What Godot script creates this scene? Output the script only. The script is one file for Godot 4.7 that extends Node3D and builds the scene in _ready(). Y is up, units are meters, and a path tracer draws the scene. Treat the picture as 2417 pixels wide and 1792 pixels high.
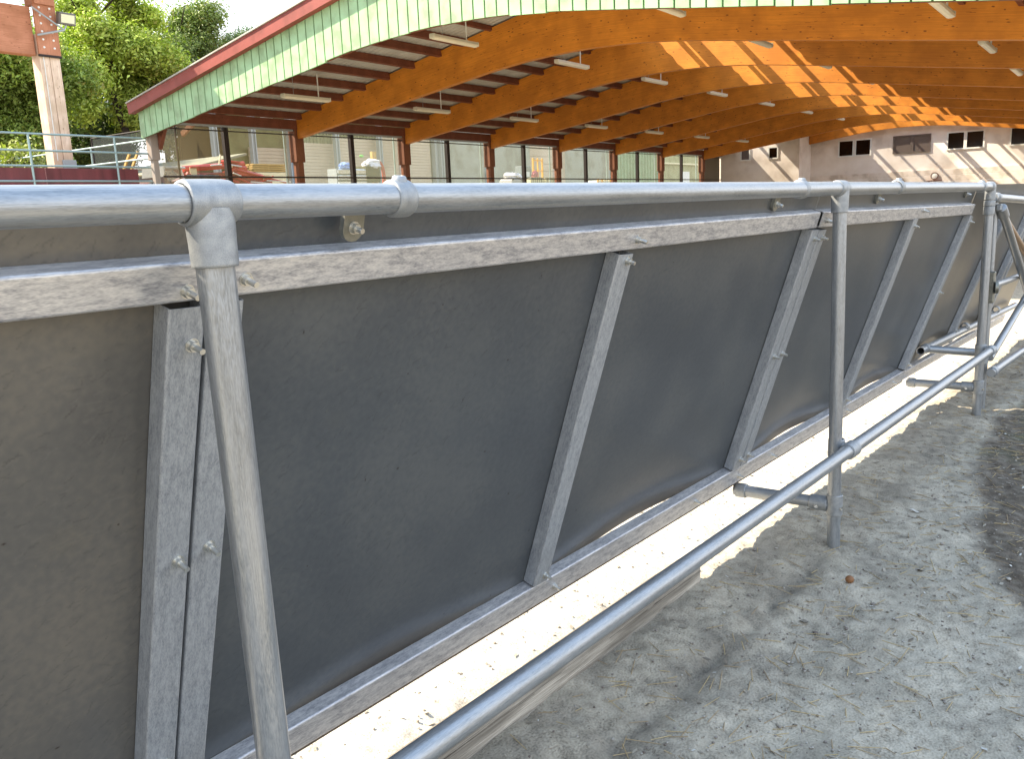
extends Node3D
# A kick-wall fence beside a sand arena, with an open glulam riding hall behind it.
# Axes: +x right across the hall, -z along the hall, y up, metres; the arena sand is y = 0.

const EYE := Vector3(0.0, 1.68, 0.0)
const FENCE_AT := Vector3(-1.345, 0.0, 0.0)     # the fence's own axes: s along, y up, u towards the viewer
const FENCE_TURN := 0.06099
const TILT := 0.29688                            # lean of the kick panels

class MB:
	var v := PackedVector3Array()
	var n := PackedVector3Array()
	var t := PackedVector2Array()
	var c := PackedColorArray()
	var col := Color.WHITE
	func tri(a: Vector3, b: Vector3, d: Vector3, na: Vector3, nb: Vector3, nd: Vector3, ta := Vector2.ZERO, tb := Vector2.ZERO, td := Vector2.ZERO) -> void:
		if (b - a).cross(d - a).dot(na + nb + nd) > 0.0:
			v.append_array([a, d, b]); n.append_array([na, nd, nb]); t.append_array([ta, td, tb])
		else:
			v.append_array([a, b, d]); n.append_array([na, nb, nd]); t.append_array([ta, tb, td])
		c.append_array([col, col, col])
	func quad(a: Vector3, b: Vector3, d: Vector3, e: Vector3, na: Vector3, nb: Vector3, nd: Vector3, ne: Vector3, ta := Vector2.ZERO, tb := Vector2.ZERO, td := Vector2.ZERO, te := Vector2.ZERO) -> void:
		tri(a, b, d, na, nb, nd, ta, tb, td)
		tri(a, d, e, na, nd, ne, ta, td, te)
	func face(a: Vector3, b: Vector3, d: Vector3, e: Vector3, out: Vector3) -> void:
		var m := (b - a).cross(d - a).normalized()
		if m.dot(out) < 0.0: m = -m
		var w := a.distance_to(b); var h := b.distance_to(d)
		quad(a, b, d, e, m, m, m, m, Vector2(0, 0), Vector2(w, 0), Vector2(w, h), Vector2(0, h))
	func box(at: Vector3, size: Vector3, basis := Basis(), bevel := 0.0) -> void:
		var h := size * 0.5
		for ax in 3:
			var a1 := (ax + 1) % 3; var a2 := (ax + 2) % 3
			for sg in [-1.0, 1.0]:
				var o := Vector3.ZERO; o[ax] = sg
				var p := []
				for k in ([[-1, -1], [1, -1], [1, 1], [-1, 1]] if h[a1] >= h[a2] else [[-1, -1], [-1, 1], [1, 1], [1, -1]]):
					var q := Vector3.ZERO
					q[ax] = sg * h[ax]; q[a1] = k[0] * (h[a1] - bevel); q[a2] = k[1] * (h[a2] - bevel)
					p.append(at + basis * q)
				face(p[0], p[1], p[2], p[3], basis * o)
		if bevel > 0.0:
			for ax in 3:
				var a1 := (ax + 1) % 3; var a2 := (ax + 2) % 3
				for k in [[-1, -1], [1, -1], [1, 1], [-1, 1]]:
					var p := []
					for e in [[0, -1], [0, 1], [1, 1], [1, -1]]:
						var q := Vector3.ZERO
						q[ax] = e[1] * (h[ax] - bevel)
						q[a1] = k[0] * (h[a1] - (bevel if e[0] == 0 else 0.0))
						q[a2] = k[1] * (h[a2] - (bevel if e[0] == 1 else 0.0))
						p.append(at + basis * q)
					var o := Vector3.ZERO; o[a1] = k[0]; o[a2] = k[1]
					face(p[0], p[1], p[2], p[3], basis * o)
	func ring(a: Vector3, ax: Vector3, r: float, k: int, seg: int) -> Vector3:
		var x := ax.cross(Vector3.UP if absf(ax.y) < 0.9 else Vector3.RIGHT).normalized()
		var y := ax.cross(x)
		var g := TAU * k / seg
		return x * cos(g) + y * sin(g)
	func tube(a: Vector3, b: Vector3, r0: float, r1 := -1.0, seg := 20, caps := true) -> void:
		if r1 < 0.0: r1 = r0
		var ax := (b - a).normalized(); var l := a.distance_to(b)
		for k in seg:
			var d0 := ring(a, ax, 1, k, seg); var d1 := ring(a, ax, 1, k + 1, seg)
			var u0 := r0 * TAU * k / seg; var u1 := r0 * TAU * (k + 1) / seg
			quad(a + d0 * r0, a + d1 * r0, b + d1 * r1, b + d0 * r1, d0, d1, d1, d0, Vector2(u0, 0), Vector2(u1, 0), Vector2(u1, l), Vector2(u0, l))
			if caps:
				tri(a, a + d0 * r0, a + d1 * r0, -ax, -ax, -ax)
				tri(b, b + d0 * r1, b + d1 * r1, ax, ax, ax)
	func pipe(a: Vector3, b: Vector3, r: float, wall: float, seg := 20) -> void:   # open-ended
		tube(a, b, r, r, seg, false)
		var ax := (b - a).normalized(); var l := a.distance_to(b); var i := r - wall
		for k in seg:
			var d0 := ring(a, ax, 1, k, seg); var d1 := ring(a, ax, 1, k + 1, seg)
			quad(a + d0 * i, a + d1 * i, b + d1 * i, b + d0 * i, -d0, -d1, -d1, -d0, Vector2(0, 0), Vector2(0.01, 0), Vector2(0.01, l), Vector2(0, l))
			quad(a + d0 * r, a + d1 * r, a + d1 * i, a + d0 * i, -ax, -ax, -ax, -ax)
			quad(b + d0 * r, b + d1 * r, b + d1 * i, b + d0 * i, ax, ax, ax, ax)
	func lathe(a: Vector3, ax: Vector3, prof: Array, seg := 24) -> void:             # prof: [along, radius], smooth
		var m := prof.size()
		var nn := []
		for i in m:
			var p0 = prof[maxi(i - 1, 0)]; var p1 = prof[mini(i + 1, m - 1)]
			nn.append(Vector2(p1[1] - p0[1], p1[0] - p0[0]).normalized())
		for i in m - 1:
			for k in seg:
				var d0 := ring(a, ax, 1, k, seg); var d1 := ring(a, ax, 1, k + 1, seg)
				var A: Vector3 = a + ax * prof[i][0]; var B: Vector3 = a + ax * prof[i + 1][0]
				var r0: float = prof[i][1]; var r1: float = prof[i + 1][1]
				var na: Vector2 = nn[i]; var nb: Vector2 = nn[i + 1]
				quad(A + d0 * r0, A + d1 * r0, B + d1 * r1, B + d0 * r1, d0 * na.y - ax * na.x, d1 * na.y - ax * na.x, d1 * nb.y - ax * nb.x, d0 * nb.y - ax * nb.x, Vector2(k * 0.01, prof[i][0]), Vector2(k * 0.01 + 0.01, prof[i][0]), Vector2(k * 0.01 + 0.01, prof[i + 1][0]), Vector2(k * 0.01, prof[i + 1][0]))
	func ball(at: Vector3, r: Vector3, seg := 12) -> void:
		for i in seg:
			for k in seg * 2:
				var p := []
				for e in [[i, k], [i + 1, k], [i + 1, k + 1], [i, k + 1]]:
					var th: float = PI * e[0] / seg; var ph: float = PI * e[1] / seg
					p.append(Vector3(sin(th) * cos(ph), cos(th), sin(th) * sin(ph)))
				var nn := []
				for q in p: nn.append((q / r).normalized())
				quad(at + p[0] * r, at + p[1] * r, at + p[2] * r, at + p[3] * r, nn[0], nn[1], nn[2], nn[3])
	func channel(x0: Vector3, x1: Vector3, wide: Vector3, out: Vector3, w: float, depth: float, r := 0.007, th := 0.0035) -> void:
		# a C section: its web faces out, its flanges run back; x0 and x1 are the ends of the web's middle line
		var l := x0.distance_to(x1); var ax := (x1 - x0).normalized()
		var P := []; var N := []
		P.append(Vector2(-w / 2, -depth)); N.append(Vector2(-1, 0))
		for k in 5:
			var g := PI - k * PI / 8
			P.append(Vector2(-w / 2 + r, -r) + Vector2(cos(g), sin(g)) * r); N.append(Vector2(cos(g), sin(g)))
		for k in 5:
			var g := PI / 2 - k * PI / 8
			P.append(Vector2(w / 2 - r, -r) + Vector2(cos(g), sin(g)) * r); N.append(Vector2(cos(g), sin(g)))
		P.append(Vector2(w / 2, -depth)); N.append(Vector2(1, 0))
		var per := 0.0
		for i in P.size() - 1:
			var p: Vector2 = P[i]; var q: Vector2 = P[i + 1]; var np: Vector2 = N[i]; var nq: Vector2 = N[i + 1]
			var u1: float = per + p.distance_to(q)
			var a := wide * p.x + out * p.y; var b := wide * q.x + out * q.y
			var na := wide * np.x + out * np.y; var nb := wide * nq.x + out * nq.y
			quad(x0 + a, x0 + b, x1 + b, x1 + a, na, nb, nb, na, Vector2(per, 0), Vector2(u1, 0), Vector2(u1, l), Vector2(per, l))
			var ai := a - na * th; var bi := b - nb * th
			quad(x0 + ai, x0 + bi, x1 + bi, x1 + ai, -na, -nb, -nb, -na, Vector2(per, 0), Vector2(u1, 0), Vector2(u1, l), Vector2(per, l))
			quad(x0 + a, x0 + b, x0 + bi, x0 + ai, -ax, -ax, -ax, -ax)
			quad(x1 + a, x1 + b, x1 + bi, x1 + ai, ax, ax, ax, ax)
			per = u1
		for sg in [-1.0, 1.0]:
			var a: Vector3 = wide * (sg * w / 2) - out * depth; var b: Vector3 = a - wide * (sg * th)
			face(x0 + a, x0 + b, x1 + b, x1 + a, -out)
	func prism(poly: PackedVector2Array, at: Vector3, ex: Vector3, ey: Vector3, ez: Vector3, depth: float) -> void:
		var idx := Geometry2D.triangulate_polygon(poly)
		for k in range(0, idx.size(), 3):
			var p := [poly[idx[k]], poly[idx[k + 1]], poly[idx[k + 2]]]
			var q := []
			for z in p: q.append(at + ex * z.x + ey * z.y)
			tri(q[0], q[1], q[2], -ez, -ez, -ez, p[0], p[1], p[2])
			tri(q[0] + ez * depth, q[1] + ez * depth, q[2] + ez * depth, ez, ez, ez, p[0], p[1], p[2])
		var mid := Vector2.ZERO
		for p in poly: mid += p / poly.size()
		var ccw := not Geometry2D.is_polygon_clockwise(poly)
		for k in poly.size():
			var p := poly[k]; var q := poly[(k + 1) % poly.size()]
			var e := (q - p); var o := Vector2(e.y, -e.x) if ccw else Vector2(-e.y, e.x)
			var a := at + ex * p.x + ey * p.y; var b := at + ex * q.x + ey * q.y
			face(a, b, b + ez * depth, a + ez * depth, ex * o.x + ey * o.y)
	func done(colors := false) -> ArrayMesh:
		var arr := []
		arr.resize(Mesh.ARRAY_MAX)
		arr[Mesh.ARRAY_VERTEX] = v; arr[Mesh.ARRAY_NORMAL] = n; arr[Mesh.ARRAY_TEX_UV] = t
		if colors: arr[Mesh.ARRAY_COLOR] = c
		var m := ArrayMesh.new()
		if v.size(): m.add_surface_from_arrays(Mesh.PRIMITIVE_TRIANGLES, arr)
		return m

var M := {}
var rng := RandomNumberGenerator.new()
var taken := {}

# ---------------------------------------------------------------- naming and tagging
func numbered(called: String) -> String:
	var k: int = taken.get(called, 0)
	taken[called] = k + 1
	return called if k == 0 else "%s_%03d" % [called, k]

func thing(called: String, label: String, category: String, at := Vector3.ZERO, turn := 0.0, group := "") -> Node3D:
	var o := Node3D.new()
	o.name = numbered(called)
	add_child(o, true)
	o.position = at; o.rotation.y = turn
	tag(o, label, category, group)
	return o

func tag(o: Node, label: String, category: String, group := "") -> void:
	o.set_meta("label", label); o.set_meta("category", category)
	if group: o.set_meta("group", group)

func part(called: String, mesh: Mesh, mat: Material, parent: Node, xf := Transform3D()) -> MeshInstance3D:
	var o := MeshInstance3D.new()
	o.name = called if parent != self else numbered(called)
	o.mesh = mesh; o.material_override = mat
	parent.add_child(o, true)
	o.transform = xf
	return o

func ground_piece(called: String, mesh: Mesh, mat: Material, kind := "structure") -> MeshInstance3D:
	var o := part(called, mesh, mat, self)
	o.set_meta("kind", kind)
	return o

# ---------------------------------------------------------------- textures
func noise(seed_: int, freq: float, oct := 4, type := FastNoiseLite.TYPE_SIMPLEX_SMOOTH) -> FastNoiseLite:
	var f := FastNoiseLite.new()
	f.seed = seed_; f.frequency = freq; f.noise_type = type
	f.fractal_type = FastNoiseLite.FRACTAL_FBM; f.fractal_octaves = oct
	return f

func field(seed_: int, freq: float, w: int, h: int, oct := 4, type := FastNoiseLite.TYPE_SIMPLEX_SMOOTH) -> PackedByteArray:
	return noise(seed_, freq, oct, type).get_seamless_image(w, h, false, false, 0.15, true).get_data()

func ramp_tex(data: PackedByteArray, w: int, h: int, stops: Array) -> Image:      # stops: [value 0..1, Color]
	var lut := PackedByteArray()
	lut.resize(256 * 3)
	for i in 256:
		var x := i / 255.0
		var c: Color = stops[0][1]
		for k in stops.size() - 1:
			if x >= stops[k][0]:
				c = (stops[k][1] as Color).lerp(stops[k + 1][1], clampf((x - stops[k][0]) / (stops[k + 1][0] - stops[k][0]), 0, 1))
		lut[i * 3] = int(c.r * 255); lut[i * 3 + 1] = int(c.g * 255); lut[i * 3 + 2] = int(c.b * 255)
	var out := PackedByteArray()
	out.resize(w * h * 3)
	for i in w * h:
		var d := data[i] * 3
		out[i * 3] = lut[d]; out[i * 3 + 1] = lut[d + 1]; out[i * 3 + 2] = lut[d + 2]
	return Image.create_from_data(w, h, false, Image.FORMAT_RGB8, out)

func mix_fields(a: PackedByteArray, b: PackedByteArray, k: float) -> PackedByteArray:
	var o := PackedByteArray()
	o.resize(a.size())
	for i in a.size(): o[i] = clampi(int(a[i] * (1.0 - k) + b[i] * k), 0, 255)
	return o

func bump_of(data: PackedByteArray, w: int, h: int, strength: float) -> Texture2D:
	var im := Image.create_from_data(w, h, false, Image.FORMAT_L8, data)
	im.convert(Image.FORMAT_RGBA8)
	im.bump_map_to_normal_map(strength)
	return ImageTexture.create_from_image(im)

func stroke(im: Image, x: float, y: float, ang: float, len: float, c: Color, a: float) -> void:
	var n := int(len)
	var w := im.get_width(); var h := im.get_height()
	for k in n:
		var px := posmod(int(x + cos(ang) * k), w); var py := posmod(int(y + sin(ang) * k), h)
		im.set_pixel(px, py, im.get_pixel(px, py).lerp(c, a))

func blot(im: Image, x: float, y: float, rx: float, ry: float, c: Color, a: float) -> void:
	var w := im.get_width(); var h := im.get_height()
	for j in range(int(-ry) - 1, int(ry) + 2):
		for i in range(int(-rx) - 1, int(rx) + 2):
			var d := Vector2(i / maxf(rx, 0.5), j / maxf(ry, 0.5)).length()
			if d < 1.0:
				var px := posmod(int(x) + i, w); var py := posmod(int(y) + j, h)
				im.set_pixel(px, py, im.get_pixel(px, py).lerp(c, a * (1.0 - d * d)))

func mat(col: Color, rough := 0.8, metal := 0.0, tex: Texture2D = null, uv := Vector3.ONE, tri := false, world := false) -> StandardMaterial3D:
	var m := StandardMaterial3D.new()
	m.albedo_color = col; m.roughness = rough; m.metallic = metal
	if tex: m.albedo_texture = tex
	m.uv1_scale = uv
	m.uv1_triplanar = tri or world
	m.uv1_world_triplanar = world
	return m

func tex(im: Image) -> Texture2D:
	return ImageTexture.create_from_image(im)

func g(x: float) -> Color:
	return Color(x, x, x)

func make_materials() -> void:
	# galvanised tube: u runs round the tube, v along it
	var s1 := field(11, 0.012, 512, 512, 4)
	var s2 := field(12, 0.09, 512, 512, 3)
	var gal := ramp_tex(mix_fields(mix_fields(s1, s2, 0.5), field(14, 0.3, 512, 512, 2), 0.3), 512, 512, [[0.1, Color(0.66, 0.67, 0.68)], [0.38, Color(0.80, 0.805, 0.81)], [0.6, Color(0.88, 0.88, 0.885)], [1.0, Color(0.95, 0.945, 0.935)]])
	for k in 40: stroke(gal, rng.randf() * 512, rng.randf() * 512, PI / 2 + rng.randf_range(-0.03, 0.03), rng.randf_range(60, 300), Color(0.45, 0.46, 0.47), 0.25)
	for q in 3: stroke(gal, 300 + q, 0, PI / 2, 512, Color(0.35, 0.35, 0.37), 0.4)
	for k in 26: blot(gal, rng.randf() * 512, rng.randf() * 512, rng.randf_range(2, 7), rng.randf_range(6, 40), Color(0.97, 0.96, 0.92), 0.35)
	var galrough := ramp_tex(mix_fields(s1, s2, 0.5), 512, 512, [[0.0, g(0.25)], [1.0, g(0.45)]])
	M.galv = mat(Color(0.74, 0.755, 0.765), 1.0, 0.62, tex(gal), Vector3(5.0, 0.6, 1))
	M.galv.roughness_texture = tex(galrough)
	M.galv.normal_enabled = true; M.galv.normal_texture = bump_of(s2, 512, 512, 1.2); M.galv.normal_scale = 0.35
	# cast fittings: grainier
	var cast := ramp_tex(mix_fields(s1, field(13, 0.16, 512, 512, 2), 0.5), 512, 512, [[0.0, Color(0.62, 0.63, 0.64)], [0.5, Color(0.82, 0.83, 0.84)], [1.0, Color(0.98, 0.97, 0.95)]])
	M.cast = mat(Color(0.735, 0.745, 0.75), 0.5, 0.6, tex(cast), Vector3(5, 5, 5), true)
	M.cast.normal_enabled = true; M.cast.normal_texture = bump_of(field(13, 0.16, 512, 512, 2), 512, 512, 1.5); M.cast.normal_scale = 0.5
	# pressed channels: white-stained zinc
	var c1 := field(21, 0.014, 512, 512, 5)
	var c2 := field(22, 0.055, 512, 512, 4)
	var c3 := field(23, 0.2, 512, 512, 3)
	var chi := ramp_tex(mix_fields(mix_fields(c1, c2, 0.5), c3, 0.32), 512, 512, [[0.15, Color(0.56, 0.57, 0.60)], [0.40, Color(0.78, 0.78, 0.795)], [0.52, Color(0.88, 0.88, 0.885)], [0.66, Color(0.95, 0.945, 0.94)], [0.85, Color(0.99, 0.98, 0.97)]])
	for k in 60: stroke(chi, rng.randf() * 512, rng.randf() * 512, PI / 2 + rng.randf_range(-0.05, 0.05), rng.randf_range(20, 120), Color(0.42, 0.42, 0.46), 0.22)
	M.chan = mat(Color(0.88, 0.88, 0.88), 0.42, 0.55, tex(chi), Vector3(4.0, 0.9, 1))
	M.chan.normal_enabled = true; M.chan.normal_texture = bump_of(c2, 512, 512, 1.5); M.chan.normal_scale = 0.3
	var chd := ramp_tex(mix_fields(mix_fields(c1, c2, 0.6), c3, 0.42), 512, 512, [[0.15, Color(0.60, 0.61, 0.63)], [0.5, Color(0.80, 0.805, 0.815)], [0.85, Color(0.94, 0.94, 0.94)]])
	M.stiff = mat(Color(0.79, 0.805, 0.815), 0.5, 0.4, tex(chd), Vector3(4.5, 1.2, 1))
	M.bolt = mat(Color(0.80, 0.80, 0.78), 0.32, 0.9)
	M.plate = mat(Color(0.66, 0.65, 0.60), 0.5, 0.75, tex(cast), Vector3(6, 6, 6), true)
	M.dark = mat(Color(0.05, 0.05, 0.05), 0.9)
	# dark recycled plastic board
	var p1 := field(31, 0.006, 1024, 512, 5)
	var p2 := field(32, 0.12, 1024, 512, 3)
	var pl := ramp_tex(mix_fields(p1, p2, 0.4), 1024, 512, [[0.1, Color(0.78, 0.785, 0.80)], [0.45, Color(0.86, 0.86, 0.86)], [0.62, Color(0.92, 0.91, 0.895)], [0.9, Color(0.99, 0.97, 0.94)]])
	for k in 9000:
		stroke(pl, rng.randf() * 1024, rng.randf() * 512, 2.6 + rng.randfn() * 0.35, rng.randf_range(3, 11), g(1.0) if rng.randf() < 0.5 else g(0.55), rng.randf_range(0.08, 0.28))
	for k in 60:
		stroke(pl, rng.randf() * 1024, rng.randf_range(120, 420), -0.12 + rng.randfn() * 0.12, rng.randf_range(10, 60), Color(1, 0.99, 0.95), 0.28)
	for k in 40: stroke(pl, rng.randf() * 1024, rng.randf() * 512, PI / 2 + rng.randfn() * 0.4, rng.randf_range(10, 50), Color(0.98, 0.96, 0.92), 0.15)
	for k in 16: blot(pl, rng.randf() * 1024, rng.randf() * 512, rng.randf_range(8, 30), rng.randf_range(4, 14), Color(1, 0.96, 0.88), 0.18)
	for k in 110: blot(pl, rng.randf() * 1024, rng.randf() * 512, rng.randf_range(0.6, 1.6), rng.randf_range(0.6, 1.6), Color(1, 0.98, 0.9) if rng.randf() < 0.6 else Color(0.25, 0.15, 0.1), 0.8)
	M.panel = mat(Color(0.345, 0.362, 0.376), 0.42, 0.0, tex(pl), Vector3(0.323, 0.62, 1))
	M.panel.roughness = 0.31
	M.dusty_panel = M.panel.duplicate()
	M.dusty_panel.albedo_color = Color(0.43, 0.418, 0.395)
	# glulam: u along the beam, v across it
	var w1 := field(41, 0.010, 1024, 256, 4)
	var wl := Image.create_from_data(1024, 256, false, Image.FORMAT_L8, w1)
	wl.resize(1024, 256)
	var wood := ramp_tex(w1, 1024, 256, [[0.2, Color(0.88, 0.86, 0.82)], [0.8, Color(1, 1, 1)]])
	for k in 3000: stroke(wood, rng.randf() * 1024, rng.randf() * 256, rng.randfn() * 0.012, rng.randf_range(30, 160), Color(0.80, 0.74, 0.66), 0.16)
	for k in 12: stroke(wood, 0, k * 21.3 + 4, 0.0, 1024, Color(0.78, 0.70, 0.6), 0.25)
	for k in 130: blot(wood, rng.randf() * 1024, rng.randf() * 256, rng.randf_range(2.2, 5.0), rng.randf_range(1.0, 2.0), Color(0.30, 0.17, 0.09), 0.8)
	for k in 160: stroke(wood, rng.randf() * 1024, rng.randf() * 256, rng.randfn() * 0.02, rng.randf_range(4, 14), Color(0.42, 0.24, 0.12), 0.5)
	M.glulam = mat(Color(0.89, 0.57, 0.175), 0.55, 0.0, tex(wood), Vector3(0.125, 0.5, 1))
	M.larch = mat(Color(0.93, 0.84, 0.76), 0.75, 0.0, tex(wood), Vector3(0.16, 0.7, 1))
	M.redlarch = mat(Color(0.78, 0.54, 0.42), 0.75, 0.0, tex(wood), Vector3(0.16, 0.7, 1))
	M.brown = mat(Color(0.50, 0.29, 0.21), 0.7, 0.0, tex(wood), Vector3(0.3, 0.5, 1))
	M.column = mat(Color(0.52, 0.33, 0.225), 0.7, 0.0, tex(wood), Vector3(0.3, 0.5, 1))
	M.mullion = mat(Color(0.15, 0.11, 0.095), 0.7)
	# weathered sleeper
	var o1 := Image.create_from_data(64, 256, false, Image.FORMAT_L8, field(51, 0.03, 64, 256, 4))
	o1.resize(512, 256, Image.INTERPOLATE_BILINEAR)
	var old := ramp_tex(o1.get_data(), 512, 256, [[0.2, Color(0.62, 0.60, 0.57)], [0.8, Color(0.95, 0.93, 0.9)]])
	for k in 1600: stroke(old, rng.randf() * 512, rng.randf() * 256, rng.randfn() * 0.02, rng.randf_range(30, 160), Color(0.40, 0.37, 0.34), 0.22)
	for k in 20: stroke(old, rng.randf() * 512, rng.randf() * 256, rng.randfn() * 0.01, rng.randf_range(100, 300), Color(0.18, 0.15, 0.13), 0.7)
	M.oldwood = mat(Color(0.82, 0.80, 0.76), 0.9, 0.0, tex(old), Vector3(0.8, 2.5, 1))
	# plaster, concrete, cladding
	var q1 := field(61, 0.008, 512, 512, 5)
	var plas := ramp_tex(q1, 512, 512, [[0.2, Color(0.86, 0.84, 0.82)], [0.5, Color(0.96, 0.95, 0.94)], [0.8, Color(1, 1, 1)]])
	M.plaster = mat(Color(0.95, 0.92, 0.89), 0.9, 0.0, tex(plas), Vector3(0.12, 0.12, 0.12), false, true)
	M.plinth = mat(Color(0.92, 0.88, 0.84), 0.9, 0.0, tex(plas), Vector3(0.3, 0.3, 0.3), false, true)
	M.concrete = mat(Color(0.62, 0.60, 0.57), 0.9, 0.0, tex(plas), Vector3(0.2, 0.2, 0.2), false, true)
	M.greywall = mat(Color(0.62, 0.64, 0.60), 0.9, 0.0, tex(plas), Vector3(0.15, 0.15, 0.15), false, true)
	M.plank = mat(Color(0.80, 0.74, 0.66), 0.8, 0.0, tex(plas), Vector3(0.05, 0.05, 0.05), false, true)
	M.green = mat(Color(0.625, 0.77, 0.595), 0.5, 0.0, tex(plas), Vector3(0.4, 0.4, 0.4), false, true)
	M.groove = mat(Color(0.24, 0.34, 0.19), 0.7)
	M.deepgreen = mat(Color(0.46, 0.47, 0.30), 0.6, 0.0, tex(plas), Vector3(0.2, 0.2, 0.2), false, true)
	M.palegreen = mat(Color(0.50, 0.62, 0.48), 0.6, 0.0, tex(plas), Vector3(0.2, 0.2, 0.2), false, true)
	M.olive = mat(Color(0.62, 0.62, 0.45), 0.7, 0.0, tex(plas), Vector3(0.2, 0.2, 0.2), false, true)
	M.fascia = mat(Color(0.57, 0.275, 0.245), 0.55, 0.0, tex(plas), Vector3(0.3, 0.3, 0.3), false, true)
	M.fibre = mat(Color(0.74, 0.73, 0.70), 0.9, 0.0, tex(plas), Vector3(0.2, 0.2, 0.2), false, true)
	M.mossroof = mat(Color(0.55, 0.55, 0.47), 0.95, 0.0, tex(plas), Vector3(0.6, 0.6, 0.6), false, true)
	M.redwall = mat(Color(0.48, 0.23, 0.25), 0.45, 0.0, tex(ramp_tex(q1, 512, 512, [[0.2, Color(0.8, 0.78, 0.8)], [0.8, Color(1, 1, 1)]])), Vector3(0.6, 0.06, 0.6), false, true)
	M.corr = mat(Color(0.52, 0.48, 0.42), 0.7, 0.1)
	M.steel = mat(Color(0.64, 0.67, 0.68), 0.6, 0.15)
	M.rail = mat(Color(0.60, 0.68, 0.68), 0.45, 0.45)
	M.darkrail = mat(Color(0.24, 0.20, 0.17), 0.6, 0.3)
	M.white = mat(Color(0.90, 0.90, 0.88), 0.5)
	M.cream = mat(Color(0.90, 0.86, 0.70), 0.6)
	M.lampbody = mat(Color(0.85, 0.83, 0.76), 0.5)
	M.diffuser = mat(Color(0.90, 0.87, 0.78), 0.3)
	M.glassdark = mat(Color(0.035, 0.025, 0.025), 0.12)
	M.glassgrey = mat(Color(0.42, 0.38, 0.36), 0.3)
	M.red = mat(Color(0.74, 0.17, 0.16), 0.35)
	M.darkred = mat(Color(0.52, 0.15, 0.14), 0.5)
	M.teal = mat(Color(0.10, 0.17, 0.20), 0.4)
	M.chrome = mat(Color(0.86, 0.87, 0.88), 0.2, 0.95)
	M.mirror = mat(Color(0.92, 0.93, 0.97), 0.12, 0.9)
	M.yellow = mat(Color(0.85, 0.62, 0.22), 0.6)
	M.lumber = mat(Color(0.80, 0.68, 0.42), 0.8, 0.0, tex(wood), Vector3(0.3, 0.5, 1))
	M.sack = mat(Color(0.88, 0.88, 0.90), 0.8)
	M.hose = mat(Color(0.72, 0.20, 0.13), 0.5)
	M.lime = mat(Color(0.55, 0.85, 0.45), 0.6)
	M.blue = mat(Color(0.50, 0.62, 0.85), 0.6)
	M.cabinet = mat(Color(0.45, 0.49, 0.50), 0.5)
	M.pink = mat(Color(0.62, 0.25, 0.34), 0.6)
	M.sky_sheet = mat(Color(0.92, 0.95, 0.96, 0.12), 0.2)
	M.sky_sheet.transparency = BaseMaterial3D.TRANSPARENCY_ALPHA
	M.milky = mat(Color(0.94, 0.95, 0.94, 0.5), 0.2)
	M.milky.transparency = BaseMaterial3D.TRANSPARENCY_ALPHA
	M.net = mat(Color(0.52, 0.48, 0.36, 0.13), 0.9)
	M.net.backlight_enabled = true; M.net.backlight = Color(0.5, 0.46, 0.34)
	M.net.transparency = BaseMaterial3D.TRANSPARENCY_ALPHA
	M.thin_net = mat(Color(0.66, 0.68, 0.60, 0.19), 0.9)
	M.thin_net.backlight_enabled = true; M.thin_net.backlight = Color(0.6, 0.62, 0.55)
	M.thin_net.transparency = BaseMaterial3D.TRANSPARENCY_ALPHA
	# sand
	var d1 := field(71, 0.02, 1024, 1024, 5)
	var d2 := field(72, 0.13, 1024, 1024, 3)
	var dd := mix_fields(d1, d2, 0.5)
	var sand := ramp_tex(dd, 1024, 1024, [[0.15, Color(0.62, 0.60, 0.57)], [0.4, Color(0.82, 0.81, 0.79)], [0.6, Color(0.93, 0.92, 0.90)], [0.9, Color(1, 1, 0.99)]])
	for k in 1500: blot(sand, rng.randf() * 1024, rng.randf() * 1024, rng.randf_range(0.8, 4.0), rng.randf_range(0.8, 2.4), Color(0.33, 0.29, 0.25), rng.randf_range(0.3, 0.8))
	for k in 700: blot(sand, rng.randf() * 1024, rng.randf() * 1024, rng.randf_range(0.8, 2.4), rng.randf_range(0.8, 2.0), Color(1, 1, 1), 0.6)
	for k in 900: stroke(sand, rng.randf() * 1024, rng.randf() * 1024, rng.randf() * TAU, rng.randf_range(4, 16), Color(0.40, 0.34, 0.27), 0.5)
	M.dirt = mat(Color.WHITE, 0.95, 0.0, tex(sand), Vector3(0.62, 0.62, 0.62), false, true)
	M.dirt.vertex_color_use_as_albedo = true
	M.dirt.normal_enabled = true; M.dirt.normal_texture = bump_of(dd, 1024, 1024, 3.5); M.dirt.normal_scale = 0.9
	M.sand = mat(Color(0.88, 0.84, 0.75), 0.95, 0.0, tex(sand), Vector3(0.5, 0.5, 0.5), false, true)
	M.earth = mat(Color(0.50, 0.46, 0.38), 0.95, 0.0, tex(sand), Vector3(0.2, 0.2, 0.2), false, true)
	M.bark = mat(Color(0.30, 0.25, 0.20), 0.95, 0.0, tex(old), Vector3(0.5, 0.5, 0.5), false, true)
	M.leaf = mat(Color.WHITE, 0.6)
	M.leaf.vertex_color_use_as_albedo = true
	M.leaf.backlight_enabled = true; M.leaf.backlight = Color(0.55, 0.66, 0.16)
	M.straw = mat(Color.WHITE, 0.8)
	M.straw.vertex_color_use_as_albedo = true
	M.rust = mat(Color(0.45, 0.30, 0.20), 0.8)

# ---------------------------------------------------------------- the fence's axes
func F(s: float, y: float, u: float) -> Vector3:
	return Vector3(s, y, u)

func Q(s: float, v: float, off: float) -> Vector3:      # on the leaning panel: v down the slope, off towards the viewer
	return Vector3(s, 1.545 - cos(TILT) * v - sin(TILT) * off, -0.07 - sin(TILT) * v + cos(TILT) * off)

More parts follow.
